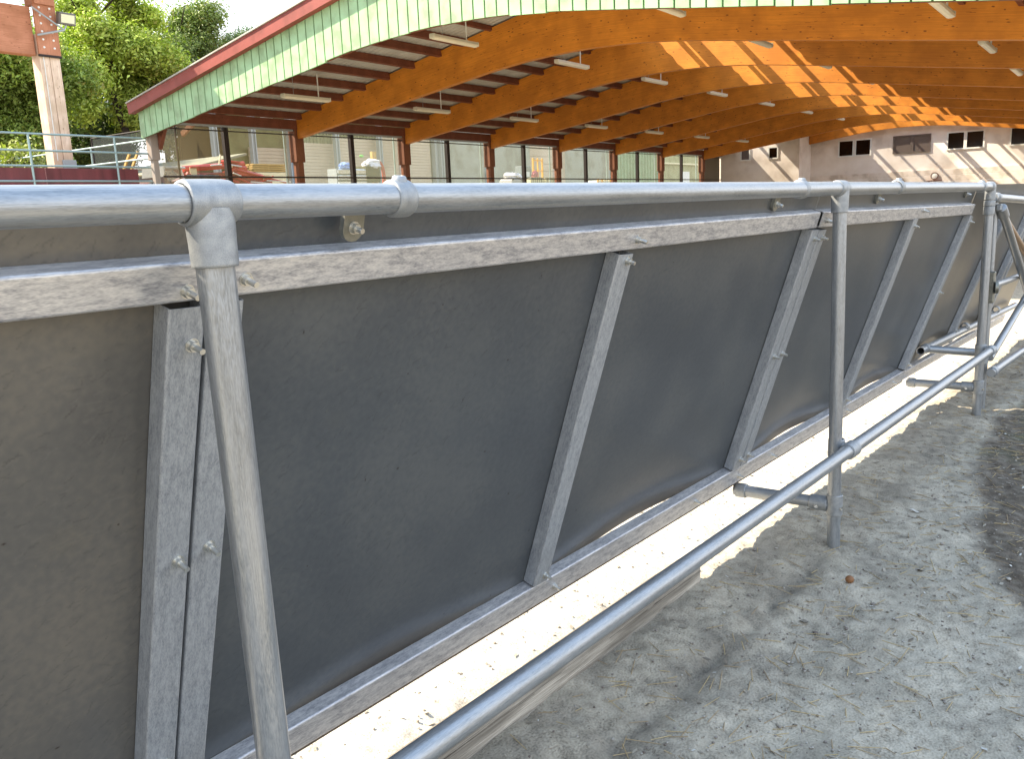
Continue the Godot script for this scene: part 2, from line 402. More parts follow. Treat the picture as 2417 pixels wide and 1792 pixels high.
func fence_world(p: Vector3) -> Vector3:
	return FENCE_AT + Vector3(sin(FENCE_TURN), 0, -cos(FENCE_TURN)) * p.x + Vector3(0, p.y, 0) + Vector3(cos(FENCE_TURN), 0, sin(FENCE_TURN)) * p.z

func _ready() -> void:
	rng.seed = 20240817
	# camera
	var cam := Camera3D.new()
	cam.name = "camera"
	add_child(cam)
	var cz := Vector3(0.581096, 0.194558, 0.790237); var cx := Vector3(0.809778, -0.041397, -0.585274)
	cam.transform = Transform3D(Basis(cx, cz.cross(cx).normalized(), cz), EYE)
	cam.fov = 47.85
	cam.near = 0.05; cam.far = 900.0
	cam.current = true
	# sky, sun, exposure
	var sky_mat := ProceduralSkyMaterial.new()
	sky_mat.sky_top_color = Color(0.60, 0.70, 0.83)
	sky_mat.sky_horizon_color = Color(0.99, 0.98, 0.96)
	sky_mat.sky_curve = 0.30
	sky_mat.ground_bottom_color = Color(0.40, 0.36, 0.31)
	sky_mat.ground_horizon_color = Color(0.62, 0.60, 0.55)
	sky_mat.sun_angle_max = 40.0
	sky_mat.sun_curve = 0.12
	var env := Environment.new()
	env.background_mode = Environment.BG_SKY
	env.sky = Sky.new()
	env.sky.sky_material = sky_mat
	env.tonemap_mode = Environment.TONE_MAPPER_LINEAR
	env.tonemap_exposure = 2.9
	env.sdfgi_enabled = true; env.ssao_enabled = true; env.ssil_enabled = true
	var we := WorldEnvironment.new()
	we.name = "environment"
	we.environment = env
	add_child(we)
	var sun := DirectionalLight3D.new()
	sun.name = "sun"
	sun.light_energy = 1.5
	sun.light_color = Color(1.0, 0.94, 0.84)
	sun.light_angular_distance = 0.8
	sun.shadow_enabled = true
	add_child(sun)
	sun.look_at_from_position(Vector3(-20, 22, 8), Vector3(-20, 22, 8) + Vector3(0.92, -1.0, -0.52))
	make_materials()
	build_ground()
	build_hall()
	build_neighbours()
	build_trees()
	build_left()
	build_machines()
	build_lights()
	build_fence()
	build_gate()
	build_litter()

# ---------------------------------------------------------------- ground
func build_ground() -> void:
	var b := MB.new()
	b.face(Vector3(-400, -0.09, 400), Vector3(400, -0.09, 400), Vector3(400, -0.09, -400), Vector3(-400, -0.09, -400), Vector3.UP)
	ground_piece("ground", b.done(), M.earth)
	b = MB.new()   # arena sand, up to the hall's far wall
	var nz := noise(5, 0.9, 3)
	var nx := 84; var ny := 150
	var P := []
	for j in ny + 1:
		var row := []
		for i in nx + 1:
			var x := -21.5 + 21.2 * i / nx; var z := 6.0 - 62.0 * j / ny
			row.append(Vector3(x, -0.045 + 0.02 * nz.get_noise_2d(x, z), z))
		P.append(row)
	for j in ny:
		for i in nx:
			b.quad(P[j][i], P[j][i + 1], P[j + 1][i + 1], P[j + 1][i], Vector3.UP, Vector3.UP, Vector3.UP, Vector3.UP)
	ground_piece("arena_sand", b.done(), M.sand)
	# the strip of trodden ground along the fence, fine enough to show its lumps
	var big := noise(81, 0.55, 4); var mid := noise(82, 3.2, 4); var fine := noise(83, 14.0, 3); var spot := noise(84, 1.7, 4)
	b = MB.new()
	var du := 0.03; var S0 := -2.2; var S1 := 15.0; var U0 := -2.6; var U1 := 3.4
	var ns := int((S1 - S0) / du); var nu := int((U1 - U0) / du)
	var pos := PackedVector3Array(); var col := PackedColorArray(); var nor := PackedVector3Array()
	pos.resize((ns + 1) * (nu + 1)); col.resize(pos.size()); nor.resize(pos.size())
	for j in nu + 1:
		var u := U0 + du * j
		for i in ns + 1:
			var s := S0 + du * i
			var edge := minf(minf(s - S0, S1 - s), minf(u - U0, U1 - u))
			var h := 0.022 * big.get_noise_2d(s, u) + 0.018 * mid.get_noise_2d(s, u) + 0.010 * fine.get_noise_2d(s, u)
			var fur := absf(u - 0.012 - 0.02 * mid.get_noise_2d(s * 0.6, 3.0))
			if s < 4.3 and u > -0.3: h -= 0.022 * exp(-pow(fur / 0.03, 2.0)) * clampf((4.3 - s) / 0.5, 0, 1) * (0.7 + mid.get_noise_2d(s * 2.0, 11.0))
			h += 0.02 * exp(-pow((u + 0.2) / 0.14, 2.0)) * (0.6 + 0.8 * mid.get_noise_2d(s, 9.0))
			h += 0.03 * smoothstep(-0.45, -0.6, u)
			h -= 0.2 * clampf(1.0 - edge / 0.3, 0, 1)
			pos[j * (ns + 1) + i] = fence_world(F(s, h, u))
			# what the ground is made of
			var sandy := Color(0.58, 0.525, 0.425)
			var clean := Color(0.62, 0.59, 0.53)
			var dirty := Color(0.29, 0.262, 0.215)
			var soil := Color(0.120, 0.092, 0.066)
			var m := clampf(0.5 + 1.9 * spot.get_noise_2d(s, u) + 1.3 * mid.get_noise_2d(s + 40, u) + 0.7 * fine.get_noise_2d(s, u + 70), 0, 1)
			var cc := sandy.lerp(dirty, 0.52 * (1.0 - m))
			cc = cc.lerp(clean, clampf((-0.32 - u) / 0.1, 0, 1) * 0.9)
			if s < 4.2 and u > -0.3: cc = cc.lerp(Color(0.13, 0.115, 0.095), 0.75 * exp(-pow(fur / 0.022, 2.0)) * clampf(0.5 + 1.3 * mid.get_noise_2d(s * 1.7, 21.0), 0, 1))
			var near_post := exp(-pow((u + 0.02) / 0.10, 2.0)) * clampf(0.55 + mid.get_noise_2d(s * 1.3, u * 1.3 + 7), 0, 1)
			cc = cc.lerp(dirty, 0.55 * near_post)
			var edge_u := soil_edge(s) + 0.07 * mid.get_noise_2d(s * 0.8, u * 0.8 + 2.0) + 0.05 * spot.get_noise_2d(s, 5.0)
			cc = cc.lerp(soil, clampf((u - edge_u) / 0.09, 0, 1) * clampf(0.86 + 0.5 * fine.get_noise_2d(s, u + 3), 0.3, 1))
			var grass := clampf(1.4 * spot.get_noise_2d(s + 9, u * 1.5) + 0.1, 0, 1) * clampf((s - 5.2) / 1.5, 0, 1) * clampf((u - 0.05) / 0.2, 0, 1)
			cc = cc.lerp(Color(0.16, 0.19, 0.10), 0.55 * grass)
			col[j * (ns + 1) + i] = cc
	for j in nu + 1:
		for i in ns + 1:
			var k := j * (ns + 1) + i
			var a := pos[k + (1 if i < ns else 0)] - pos[k - (1 if i > 0 else 0)]
			var d := pos[k + ((ns + 1) if j < nu else 0)] - pos[k - ((ns + 1) if j > 0 else 0)]
			var m := a.cross(d).normalized()
			nor[k] = m if m.y > 0 else -m
	var idx := PackedInt32Array()
	for j in nu:
		for i in ns:
			var k := j * (ns + 1) + i
			idx.append_array([k, k + ns + 1, k + 1, k + 1, k + ns + 1, k + ns + 2])
	var flip := (pos[ns + 1] - pos[0]).cross(pos[1] - pos[0]).y > 0
	if flip:
		for k in range(0, idx.size(), 3):
			var q := idx[k + 1]; idx[k + 1] = idx[k + 2]; idx[k + 2] = q
	var arr := []
	arr.resize(Mesh.ARRAY_MAX)
	arr[Mesh.ARRAY_VERTEX] = pos; arr[Mesh.ARRAY_NORMAL] = nor; arr[Mesh.ARRAY_COLOR] = col; arr[Mesh.ARRAY_INDEX] = idx
	var am := ArrayMesh.new()
	am.add_surface_from_arrays(Mesh.PRIMITIVE_TRIANGLES, arr)
	ground_piece("path", am, M.dirt)
	# raised yard to the left of the hall, behind a retaining wall
	b = MB.new()
	b.box(Vector3(-81.5, 1.04, -40), Vector3(119.6, 2.32, 120))
	ground_piece("terrace", b.done(), M.earth)
	var rw := thing("retaining_wall", "low concrete retaining wall along the left side of the arena", "wall", Vector3(-21.55, 0, -21))
	b = MB.new()
	b.box(Vector3(0, 1.1, 0), Vector3(0.24, 2.3, 66))
	part("wall", b.done(), M.concrete, rw)
	b = MB.new()
	b.box(Vector3(0, 2.29, 0), Vector3(0.30, 0.07, 66), Basis(), 0.01)
	part("coping", b.done(), M.concrete, rw)

func soil_edge(s: float) -> float:
	var k := [[2.6, 2.6], [3.3, 1.2], [3.55, 0.92], [3.93, 0.74], [4.46, 0.50], [5.06, 0.42], [5.73, 0.22], [6.97, 0.10], [7.6, 0.16], [15.0, 0.3]]
	if s <= 2.6: return 9.0
	for i in k.size() - 1:
		if s <= k[i + 1][0]: return lerpf(k[i][1], k[i + 1][1], (s - k[i][0]) / (k[i + 1][0] - k[i][0]))
	return 0.3

func build_litter() -> void:
	var P := [PackedVector2Array(), PackedVector2Array()]
	# straw, leaf scraps and crumbs lying on the trodden strip: nobody could count them
	var big := noise(81, 0.55, 4); var mid := noise(82, 3.2, 4)
	var blade := MB.new()
	blade.tube(Vector3(-0.5, 0, 0), Vector3(0.5, 0.04, 0.05), 0.5, 0.35, 4, true)
	var kinds := [["straw", 2600, blade.done()]]
	var lf := MB.new()
	var pts := [Vector3(-0.5, 0, 0), Vector3(-0.15, 0.12, 0.3), Vector3(0.3, 0.04, 0.22), Vector3(0.55, 0.16, 0.0), Vector3(0.2, 0.02, -0.28), Vector3(-0.2, 0.1, -0.25)]
	for k in 6:
		var a: Vector3 = pts[k]; var d: Vector3 = pts[(k + 1) % 6]
		var o := Vector3(0, 0.06, 0)
		lf.tri(o, a, d, Vector3.UP, Vector3.UP, Vector3.UP)
		lf.tri(o - Vector3(0, 0.05, 0), a - Vector3(0, 0.04, 0), d - Vector3(0, 0.04, 0), Vector3.DOWN, Vector3.DOWN, Vector3.DOWN)
	kinds.append(["leaf_litter", 2800, lf.done()])
	var cr := MB.new()
	cr.ball(Vector3.ZERO, Vector3(0.5, 0.4, 0.5), 3)
	kinds.append(["soil_crumbs", 6000, cr.done()])
	for kind in kinds:
		var mm := MultiMesh.new()
		mm.transform_format = MultiMesh.TRANSFORM_3D
		mm.use_colors = true
		mm.mesh = kind[2]
		mm.instance_count = kind[1]
		for k in kind[1]:
			var s := 0.7 + 11.0 * pow(rng.randf(), 1.3)
			var u := rng.randf_range(-0.3, 2.0)
			if rng.randf() < 0.35: u = 0.45 + 0.25 * rng.randfn()
			if kind[0] != "straw" and rng.randf() < 0.3: u = rng.randf_range(-1.5, -0.34)
			var h := 0.022 * big.get_noise_2d(s, u) + 0.018 * mid.get_noise_2d(s, u) + 0.02 * exp(-pow((u + 0.2) / 0.14, 2.0)) * (0.6 + 0.8 * mid.get_noise_2d(s, 9.0)) + 0.03 * smoothstep(-0.45, -0.6, u)
			var w := fence_world(F(s, h + 0.003, u))
			var bs := Basis(Vector3.UP, rng.randf() * TAU)
			var c: Color
			if kind[0] == "straw":
				var l := rng.randf_range(0.03, 0.12)
				bs = bs * Basis(Vector3.FORWARD, rng.randfn() * 0.08) * Basis.from_scale(Vector3(l, 0.0034, 0.0034))
				c = Color(0.52, 0.40, 0.20).lerp(Color(0.30, 0.22, 0.13), rng.randf())
			elif kind[0] == "leaf_litter":
				var l := rng.randf_range(0.006, 0.028) * (2.1 if rng.randf() < 0.08 else 1.0)
				bs = bs * Basis(Vector3.FORWARD, rng.randfn() * 0.25) * Basis.from_scale(Vector3(l, l * rng.randf_range(0.4, 1.0), l * rng.randf_range(0.5, 1.0)))
				c = Color(0.58, 0.56, 0.50) if rng.randf() < 0.09 and u > -0.3 else Color(0.40, 0.355, 0.28).lerp(Color(0.17, 0.14, 0.105), pow(rng.randf(), 1.5))
			else:
				var l := rng.randf_range(0.004, 0.013) * (1.8 if rng.randf() < 0.05 else 1.0)
				bs = bs * Basis.from_scale(Vector3(l, l * 0.7, l * rng.randf_range(0.7, 1.2)))
				c = Color(0.40, 0.37, 0.32).lerp(Color(0.14, 0.11, 0.09), rng.randf()) if u > -0.3 else Color(0.42, 0.38, 0.31).lerp(Color(0.2, 0.16, 0.12), rng.randf())
			mm.set_instance_transform(k, Transform3D(bs, w))
			mm.set_instance_color(k, c)
		var o := MultiMeshInstance3D.new()
		o.name = kind[0]
		o.multimesh = mm
		o.material_override = M.straw
		o.set_meta("kind", "stuff")
		add_child(o, true)
	var nut := MB.new()
	nut.ball(Vector3(0, 0.017, 0), Vector3(0.019, 0.017, 0.018), 8)
	var no := part("walnut", nut.done(), mat(Color(0.50, 0.34, 0.20), 0.6), self, Transform3D(Basis(), fence_world(F(3.72, 0.0, 0.2))))
	tag(no, "small round brown nut lying on the grey sand", "nut")
	# one weathered sleeper on the ground below the front pipe
	var sl := thing("timber_sleeper", "weathered grey timber sleeper lying on the sand under the lower pipe", "beam", fence_world(F(1.2, 0.0, -0.40)), PI / 2 - FENCE_TURN)
	var b := MB.new()
	b.box(Vector3(0.0, 0.02, 0.01), Vector3(4.3, 0.15, 0.12), Basis(), 0.008)
	part("timber", b.done(), M.oldwood, sl)

# ---------------------------------------------------------------- the riding hall
const XC := -11.05
const BEAM_Z := [-18.28, -23.13, -28.1, -33.1, -38.2, -43.4, -48.8, -53.3]
const PURLINS := [0.22, 1.45, 2.60, 3.50, 4.30, 5.25, 6.20, 7.15, 8.10, 9.05, 9.95]

func beam_low(x: float) -> float:
	var a := absf(x - XC)
	return 5.31 - 0.0233 * a * a if a < 3.0 else 5.10 - 0.14 * (a - 3.0)

func roof_y(x: float) -> float:
	return 6.72 - 0.19 * absf(x - XC)

func clad_low(x: float) -> float:
	return beam_low(x) - 0.165

func build_hall() -> void:
	var h := thing("riding_hall", "open riding hall with curved orange glulam beams and pale green gable cladding", "building", Vector3(XC, 0, -33))
	var o := Transform3D(Basis(), -Vector3(XC, 0, -33))          # parts below are laid out in world metres
	# beams
	for k in 8:
		var x0 := -21.22 if k < 7 else -16.48
		var x1 := -0.88
		var n := 72
		var b := MB.new()
		var zf: float = BEAM_Z[k]; var zb: float = zf - 0.18
		for i in n:
			var xa := lerpf(x0, x1, float(i) / n); var xb := lerpf(x0, x1, float(i + 1) / n)
			var la := beam_low(xa); var lb := beam_low(xb); var ta := roof_y(xa) - 0.05; var tb := roof_y(xb) - 0.05
			var v := k * 0.37
			b.quad(Vector3(xa, la, zf), Vector3(xb, lb, zf), Vector3(xb, tb, zf), Vector3(xa, ta, zf), Vector3.BACK, Vector3.BACK, Vector3.BACK, Vector3.BACK, Vector2(xa + k * 1.7, v), Vector2(xb + k * 1.7, v), Vector2(xb + k * 1.7, v - tb + lb), Vector2(xa + k * 1.7, v - ta + la))
			b.quad(Vector3(xa, la, zb), Vector3(xb, lb, zb), Vector3(xb, tb, zb), Vector3(xa, ta, zb), Vector3.FORWARD, Vector3.FORWARD, Vector3.FORWARD, Vector3.FORWARD, Vector2(xa, v), Vector2(xb, v), Vector2(xb, v - tb + lb), Vector2(xa, v - ta + la))
			b.face(Vector3(xa, la, zf), Vector3(xb, lb, zf), Vector3(xb, lb, zb), Vector3(xa, la, zb), Vector3.DOWN)
			b.face(Vector3(xa, ta, zf), Vector3(xb, tb, zf), Vector3(xb, tb, zb), Vector3(xa, ta, zb), Vector3.UP)
		for e in [x0, x1]:
			b.face(Vector3(e, beam_low(e), zf), Vector3(e, beam_low(e), zb), Vector3(e, roof_y(e) - 0.05, zb), Vector3(e, roof_y(e) - 0.05, zf), Vector3.LEFT if e == x0 else Vector3.RIGHT)
		part("glulam_beam", b.done(), M.glulam, h, o)
	# columns: a post with a cheek on either side of the beam end
	for k in 7:
		var z: float = BEAM_Z[k] - 0.09
		var b := MB.new()
		b.box(Vector3(-21.36, 2.9, z + 0.02), Vector3(0.24, 3.0, 0.22), Basis(), 0.01)
		part("column", b.done(), M.column, h, o)
		b = MB.new()
		b.box(Vector3(-21.37, 4.0, z + 0.02), Vector3(0.31, 1.22, 0.34), Basis(), 0.012)
		part("column_cheek", b.done(), M.column, h, o)
		b = MB.new()
		b.box(Vector3(-0.70, 2.3, z), Vector3(0.28, 4.7, 0.26), Basis(), 0.01)
		part("column", b.done(), M.column, h, o)
		b = MB.new()
		b.tube(Vector3(-21.60, 2.3, z + 0.30), Vector3(-21.60, 4.5, z + 0.30), 0.035, 0.035, 10)
		part("downpipe", b.done(), M.rail, h, o)
	# mullions half-way along each bay
	for k in 7:
		var z0: float = -13.35 if k == 0 else BEAM_Z[k - 1]
		var z := lerpf(z0, BEAM_Z[k], 0.485)
		var b := MB.new()
		b.box(Vector3(-21.35, 3.4, z), Vector3(0.13, 2.4, 0.15))
		part("mullion", b.done(), M.mullion, h, o)
	# gable corner posts
	for x in [-21.32, -0.72]:
		var b := MB.new()
		b.box(Vector3(x, 2.6, -13.44), Vector3(0.15, 2.0, 0.15), Basis(), 0.01)
		part("gable_post", b.done(), mat(Color(0.60, 0.56, 0.52), 0.8), h, o)
		b = MB.new()
		b.box(Vector3(x, 3.95, -13.44), Vector3(0.22, 1.2, 0.24), Basis(), 0.012)
		part("gable_post_cheek", b.done(), mat(Color(0.58, 0.53, 0.49), 0.8), h, o)
	var kb := MB.new()
	kb.prism(PackedVector2Array([Vector2(0, 0), Vector2(0.36, 0.55), Vector2(0, 0.55)]), Vector3(-21.15, 3.62, -13.6), Vector3.RIGHT, Vector3.UP, Vector3.BACK, 0.10)
	part("knee_bracket", kb.done(), M.brown, h, o)
	# eaves beam, gutter and the two lines that run along the open side
	for e in [[-21.28, 4.50, 0.16, 0.28, M.brown, "eaves_beam"], [-21.52, 4.56, 0.16, 0.12, M.mullion, "gutter"], [-21.33, 4.335, 0.10, 0.05, M.steel, "eaves_flashing"], [-0.75, 4.50, 0.16, 0.28, M.brown, "eaves_beam"]]:
		var b := MB.new()
		b.box(Vector3(e[0], e[1], -33.4), Vector3(e[2], e[3], 40.0))
		part(e[5], b.done(), e[4], h, o)
	var b1 := MB.new()
	b1.tube(Vector3(-21.30, 4.20, -13.5), Vector3(-21.30, 4.26, -51.5), 0.018, 0.018, 8)
	part("net_cable", b1.done(), M.darkrail, h, o)
	b1 = MB.new()
	b1.tube(Vector3(-21.24, 2.93, -13.6), Vector3(-21.24, 2.95, -51.5), 0.026, 0.026, 10)
	part("side_rail", b1.done(), M.darkrail, h, o)
	# wind nets in the open side
	b1 = MB.new()
	b1.box(Vector3(-21.46, 3.3, -15.95), Vector3(0.004, 2.0, 4.4))
	part("wind_net", b1.done(), M.net, h, o)
	for k in 6:
		var b := MB.new()
		b.box(Vector3(-21.46, 3.3, (BEAM_Z[k] + BEAM_Z[k + 1]) / 2 - 0.1), Vector3(0.004, 2.0, absf(BEAM_Z[k + 1] - BEAM_Z[k]) - 0.4))
		part("wind_net", b.done(), M.thin_net, h, o)
	# corrugated sheet closing the last bay
	b1 = MB.new()
	var zc := -49.0
	while zc > -51.55:
		for q in [[0.0, 0.0, 0.07, 0.0], [0.07, 0.0, 0.09, 0.04], [0.09, 0.04, 0.15, 0.04], [0.15, 0.04, 0.17, 0.0]]:
			b1.face(Vector3(-21.40 + q[1], 1.5, zc - q[0]), Vector3(-21.40 + q[3], 1.5, zc - q[2]), Vector3(-21.40 + q[3], 4.5, zc - q[2]), Vector3(-21.40 + q[1], 4.5, zc - q[0]), Vector3.RIGHT)
		zc -= 0.17
	part("side_sheet", b1.done(), M.corr, h, o)
	# purlins
	for sg in [-1.0, 1.0]:
		for d in PURLINS:
			var x: float = XC + sg * d
			var b := MB.new()
			var pw := 0.12 if d < 3.0 else 0.19
			b.box(Vector3(x, roof_y(x) - pw / 2 - 0.005, -33.35), Vector3(0.08 if d < 3.0 else 0.10, pw, 40.1), Basis(Vector3.BACK, sg * -0.188))
			part("purlin", b.done(), M.brown, h, o)
	# roof: corrugated fibre-cement, with a clear strip on both sides of the ridge
	for run in [[-21.62, -11.84, -13.02, 203], [-8.28, -0.45, -13.02, 203], [-21.62, -20.2, -48.95, 30], [-18.4, -15.0, -48.95, 30], [-5.6, -0.45, -48.95, 30]]:
		var b := MB.new()
		var n := 6 * int(run[3])
		var zs: float = run[2]; var zl := 0.1776 * int(run[3])
		for i in n:
			var za := zs - zl * i / n; var zb := zs - zl * (i + 1) / n
			var pa := TAU * i / 6.0; var pb := TAU * (i + 1) / 6.0
			var ya := 0.025 * sin(pa); var yb := 0.025 * sin(pb)
			var na := Vector3(0, 1, 0.85 * cos(pa)).normalized(); var nb := Vector3(0, 1, 0.85 * cos(pb)).normalized()
			var l: float = run[0]; var r: float = run[1]
			b.quad(Vector3(l, roof_y(l) + ya + 0.02, za), Vector3(r, roof_y(r) + ya + 0.02, za), Vector3(r, roof_y(r) + yb + 0.02, zb), Vector3(l, roof_y(l) + yb + 0.02, zb), na, na, nb, nb)
		part("roof_sheet", b.done(), M.fibre, h, o)
	for run in [[-11.84, XC - 0.12], [XC + 0.12, -8.28]]:
		var b := MB.new()
		var l: float = run[0]; var r: float = run[1]
		b.face(Vector3(l, roof_y(l) + 0.02, -18.4), Vector3(r, roof_y(r) + 0.02, -18.4), Vector3(r, roof_y(r) + 0.02, -54.2), Vector3(l, roof_y(l) + 0.02, -54.2), Vector3.UP)
		part("rooflight", b.done(), M.sky_sheet, h, o)
		b = MB.new()
		b.box(Vector3((l + r) / 2, (roof_y(l) + roof_y(r)) / 2 + 0.02, -15.72), Vector3(r - l + 0.1, 0.02, 5.4), Basis(Vector3.BACK, -0.188 * signf((l + r) / 2 - XC)))
		part("roof_sheet", b.done(), M.fibre, h, o)
	for run in [[-20.2, -18.4], [-15.0, -11.84], [-8.28, -5.6]]:
		var b := MB.new()
		var l: float = run[0]; var r: float = run[1]
		b.face(Vector3(l, roof_y(l) + 0.02, -48.95), Vector3(r, roof_y(r) + 0.02, -48.95), Vector3(r, roof_y(r) + 0.02, -54.2), Vector3(l, roof_y(l) + 0.02, -54.2), Vector3.UP)
		part("rooflight", b.done(), M.milky, h, o)
	var rc := MB.new()
	rc.prism(PackedVector2Array([Vector2(-0.16, 0.0), Vector2(0, 0.035), Vector2(0.16, 0.0), Vector2(0.16, 0.02), Vector2(0, 0.06), Vector2(-0.16, 0.02)]), Vector3(XC, 6.72, -54.2), Vector3.RIGHT, Vector3.UP, Vector3.BACK, 41.2)
	part("ridge_cap", rc.done(), M.fibre, h, o)
	# gable: ribbed sheets, each a part, cut to the curve; red fascia above
	var x := -21.42
	var sheet := 0
	while x < -0.75:
		var b := MB.new()
		var gr := MB.new()
		var jag := rng.randf_range(-0.018, 0.018)
		var x2 := x + 0.80
		for r in 3:
			var xa := x + 0.2667 * r; var xm := xa + 0.232; var xb := xa + 0.2667
			var z0 := -13.20; var z1 := -13.235
			var la := clad_low(xa) + jag; var lm := clad_low(xm) + jag; var lb := clad_low(xb) + jag
			var ta := roof_y(xa) - 0.02; var tm := roof_y(xm) - 0.02; var tb := roof_y(xb) - 0.02
			b.face(Vector3(xa, la, z0), Vector3(xm, lm, z0), Vector3(xm, tm, z0), Vector3(xa, ta, z0), Vector3.BACK)
			b.face(Vector3(xm, lm, z0), Vector3(xm, lm, z1), Vector3(xm, tm, z1), Vector3(xm, tm, z0), Vector3.RIGHT)
			b.face(Vector3(xb, lb, z0), Vector3(xb, lb, z1), Vector3(xb, tb, z1), Vector3(xb, tb, z0), Vector3.LEFT)
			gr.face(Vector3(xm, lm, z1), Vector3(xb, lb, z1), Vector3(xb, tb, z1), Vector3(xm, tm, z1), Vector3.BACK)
			b.face(Vector3(xa, la, z1 - 0.005), Vector3(xb, lb, z1 - 0.005), Vector3(xb, tb, z1 - 0.005), Vector3(xa, ta, z1 - 0.005), Vector3.FORWARD)
		var p := part("cladding_sheet", b.done(), M.green, h, o)
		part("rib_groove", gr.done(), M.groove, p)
		x = x2
		sheet += 1
	var tr := MB.new()
	for i in 60:
		var xa := -21.4 + 20.6 * i / 60.0; var xb := -21.4 + 20.6 * (i + 1) / 60.0
		var m := Vector3((xa + xb) / 2, (clad_low(xa) + clad_low(xb)) / 2 + 0.035, -13.27)
		tr.box(m, Vector3((xb - xa) * 1.02, 0.05, 0.05), Basis(Vector3.BACK, atan2(clad_low(xb) - clad_low(xa), xb - xa)))
	part("cladding_edge", tr.done(), M.brown, h, o)
	for sg in [-1.0, 1.0]:
		var b := MB.new()
		var xe: float = XC + sg * 10.55
		var m := Vector3((xe + XC) / 2, (roof_y(xe) + roof_y(XC)) / 2 - 0.06, -13.05)
		b.box(m, Vector3(10.55 / cos(0.188), 0.26, 0.05), Basis(Vector3.BACK, -sg * 0.188))
		part("fascia", b.done(), M.fascia, h, o)
		b = MB.new()
		b.box(m + Vector3(0, 0.155, -0.02), Vector3(10.6 / cos(0.188), 0.03, 0.16), Basis(Vector3.BACK, -sg * 0.188))
		part("verge_flashing", b.done(), M.fibre, h, o)
		b = MB.new()
		b.box(Vector3(m.x, m.y - 0.10, -13.14), Vector3(10.5 / cos(0.188), 0.05, 0.12), Basis(Vector3.BACK, -sg * 0.188))
		part("verge_soffit", b.done(), M.fascia, h, o)
	# back wall: plaster above a plinth, and the block that stands forward at the left
	var bw := MB.new()
	bw.prism(PackedVector2Array([Vector2(-16.5, 2.9), Vector2(-0.4, 2.9), Vector2(-0.4, 4.7), Vector2(XC, 6.72), Vector2(-16.5, 5.66)]), Vector3(0, 0, -54.1), Vector3.RIGHT, Vector3.UP, Vector3.BACK, 0.3)
	part("back_wall", bw.done(), M.plaster, h, o)
	for k in 9:
		var pb := MB.new()
		pb.box(Vector3(-8.4, 0.0665 + 0.333 * k, -53.86), Vector3(16.2, 0.326, 0.36), Basis(), 0.012)
		part("plinth_board", pb.done(), M.plinth, h, o)
	bw = MB.new()
	bw.prism(PackedVector2Array([Vector2(-21.6, -0.1), Vector2(-16.5, -0.1), Vector2(-16.5, 5.62), Vector2(-21.6, 4.66)]), Vector3(0, 0, -54.1), Vector3.RIGHT, Vector3.UP, Vector3.BACK, 2.5)
	part("corner_block", bw.done(), M.plaster, h, o)
	var wins := [[-14.88, -14.05, M.glassdark], [-13.94, -13.08, M.glassdark], [-11.84, -10.92, M.glassgrey], [-10.84, -9.94, M.glassgrey], [-9.07, -8.22, M.glassdark], [-8.14, -7.28, M.glassdark], [-6.03, -5.17, M.glassdark], [-5.1, -4.24, M.glassdark]]
	for w in wins:
		window(h, o, w[0], w[1], 3.94, 4.84, -53.8, w[2], M.glassgrey if w[2] == M.glassgrey else M.white)
	window(h, o, -20.02, -19.46, 4.02, 4.66, -51.6, M.glassgrey, M.white)
	window(h, o, -18.30, -17.76, 4.02, 4.66, -51.6, M.glassdark, M.white)
	# the lamp on its little shelf
	var lt := thing("wall_lamp", "small round lamp on a shelf low on the hall's pale back wall", "lamp", Vector3(-9.6, 2.30, -53.66))
	var lb2 := MB.new()
	lb2.lathe(Vector3(0, 0.25, 0), Vector3.BACK, [[0.0, 0.2], [0.07, 0.2], [0.09, 0.19], [0.09, 0.165], [0.07, 0.16]], 20)
	part("lamp_ring", lb2.done(), mat(Color(0.50, 0.38, 0.32), 0.6), lt)
	lb2 = MB.new()
	lb2.lathe(Vector3(0, 0.25, 0.06), Vector3.BACK, [[0.0, 0.165], [0.03, 0.10], [0.04, 0.0]], 20)
	part("lamp_glass", lb2.done(), M.white, lt)
	lb2 = MB.new()
	lb2.box(Vector3(0, 0.0, 0.08), Vector3(0.75, 0.04, 0.2))
	part("shelf", lb2.done(), M.brown, lt)

func window(h: Node, o: Transform3D, x0: float, x1: float, y0: float, y1: float, z: float, glass: Material, frame: Material) -> void:
	var b := MB.new()
	b.box(Vector3((x0 + x1) / 2, (y0 + y1) / 2, z + 0.004), Vector3(x1 - x0 - 0.06, y1 - y0 - 0.06, 0.02))
	var w := part("window", b.done(), glass, h, o)
	b = MB.new()
	for q in [[x0, y0, x1, y0], [x0, y1, x1, y1]]:
		b.box(Vector3((x0 + x1) / 2, q[1], z + 0.03), Vector3(x1 - x0 + 0.08, 0.075, 0.09))
	for q in [x0, x1]:
		b.box(Vector3(q, (y0 + y1) / 2, z + 0.028), Vector3(0.075, y1 - y0 - 0.076, 0.086))
	part("window_frame", b.done(), frame, w)

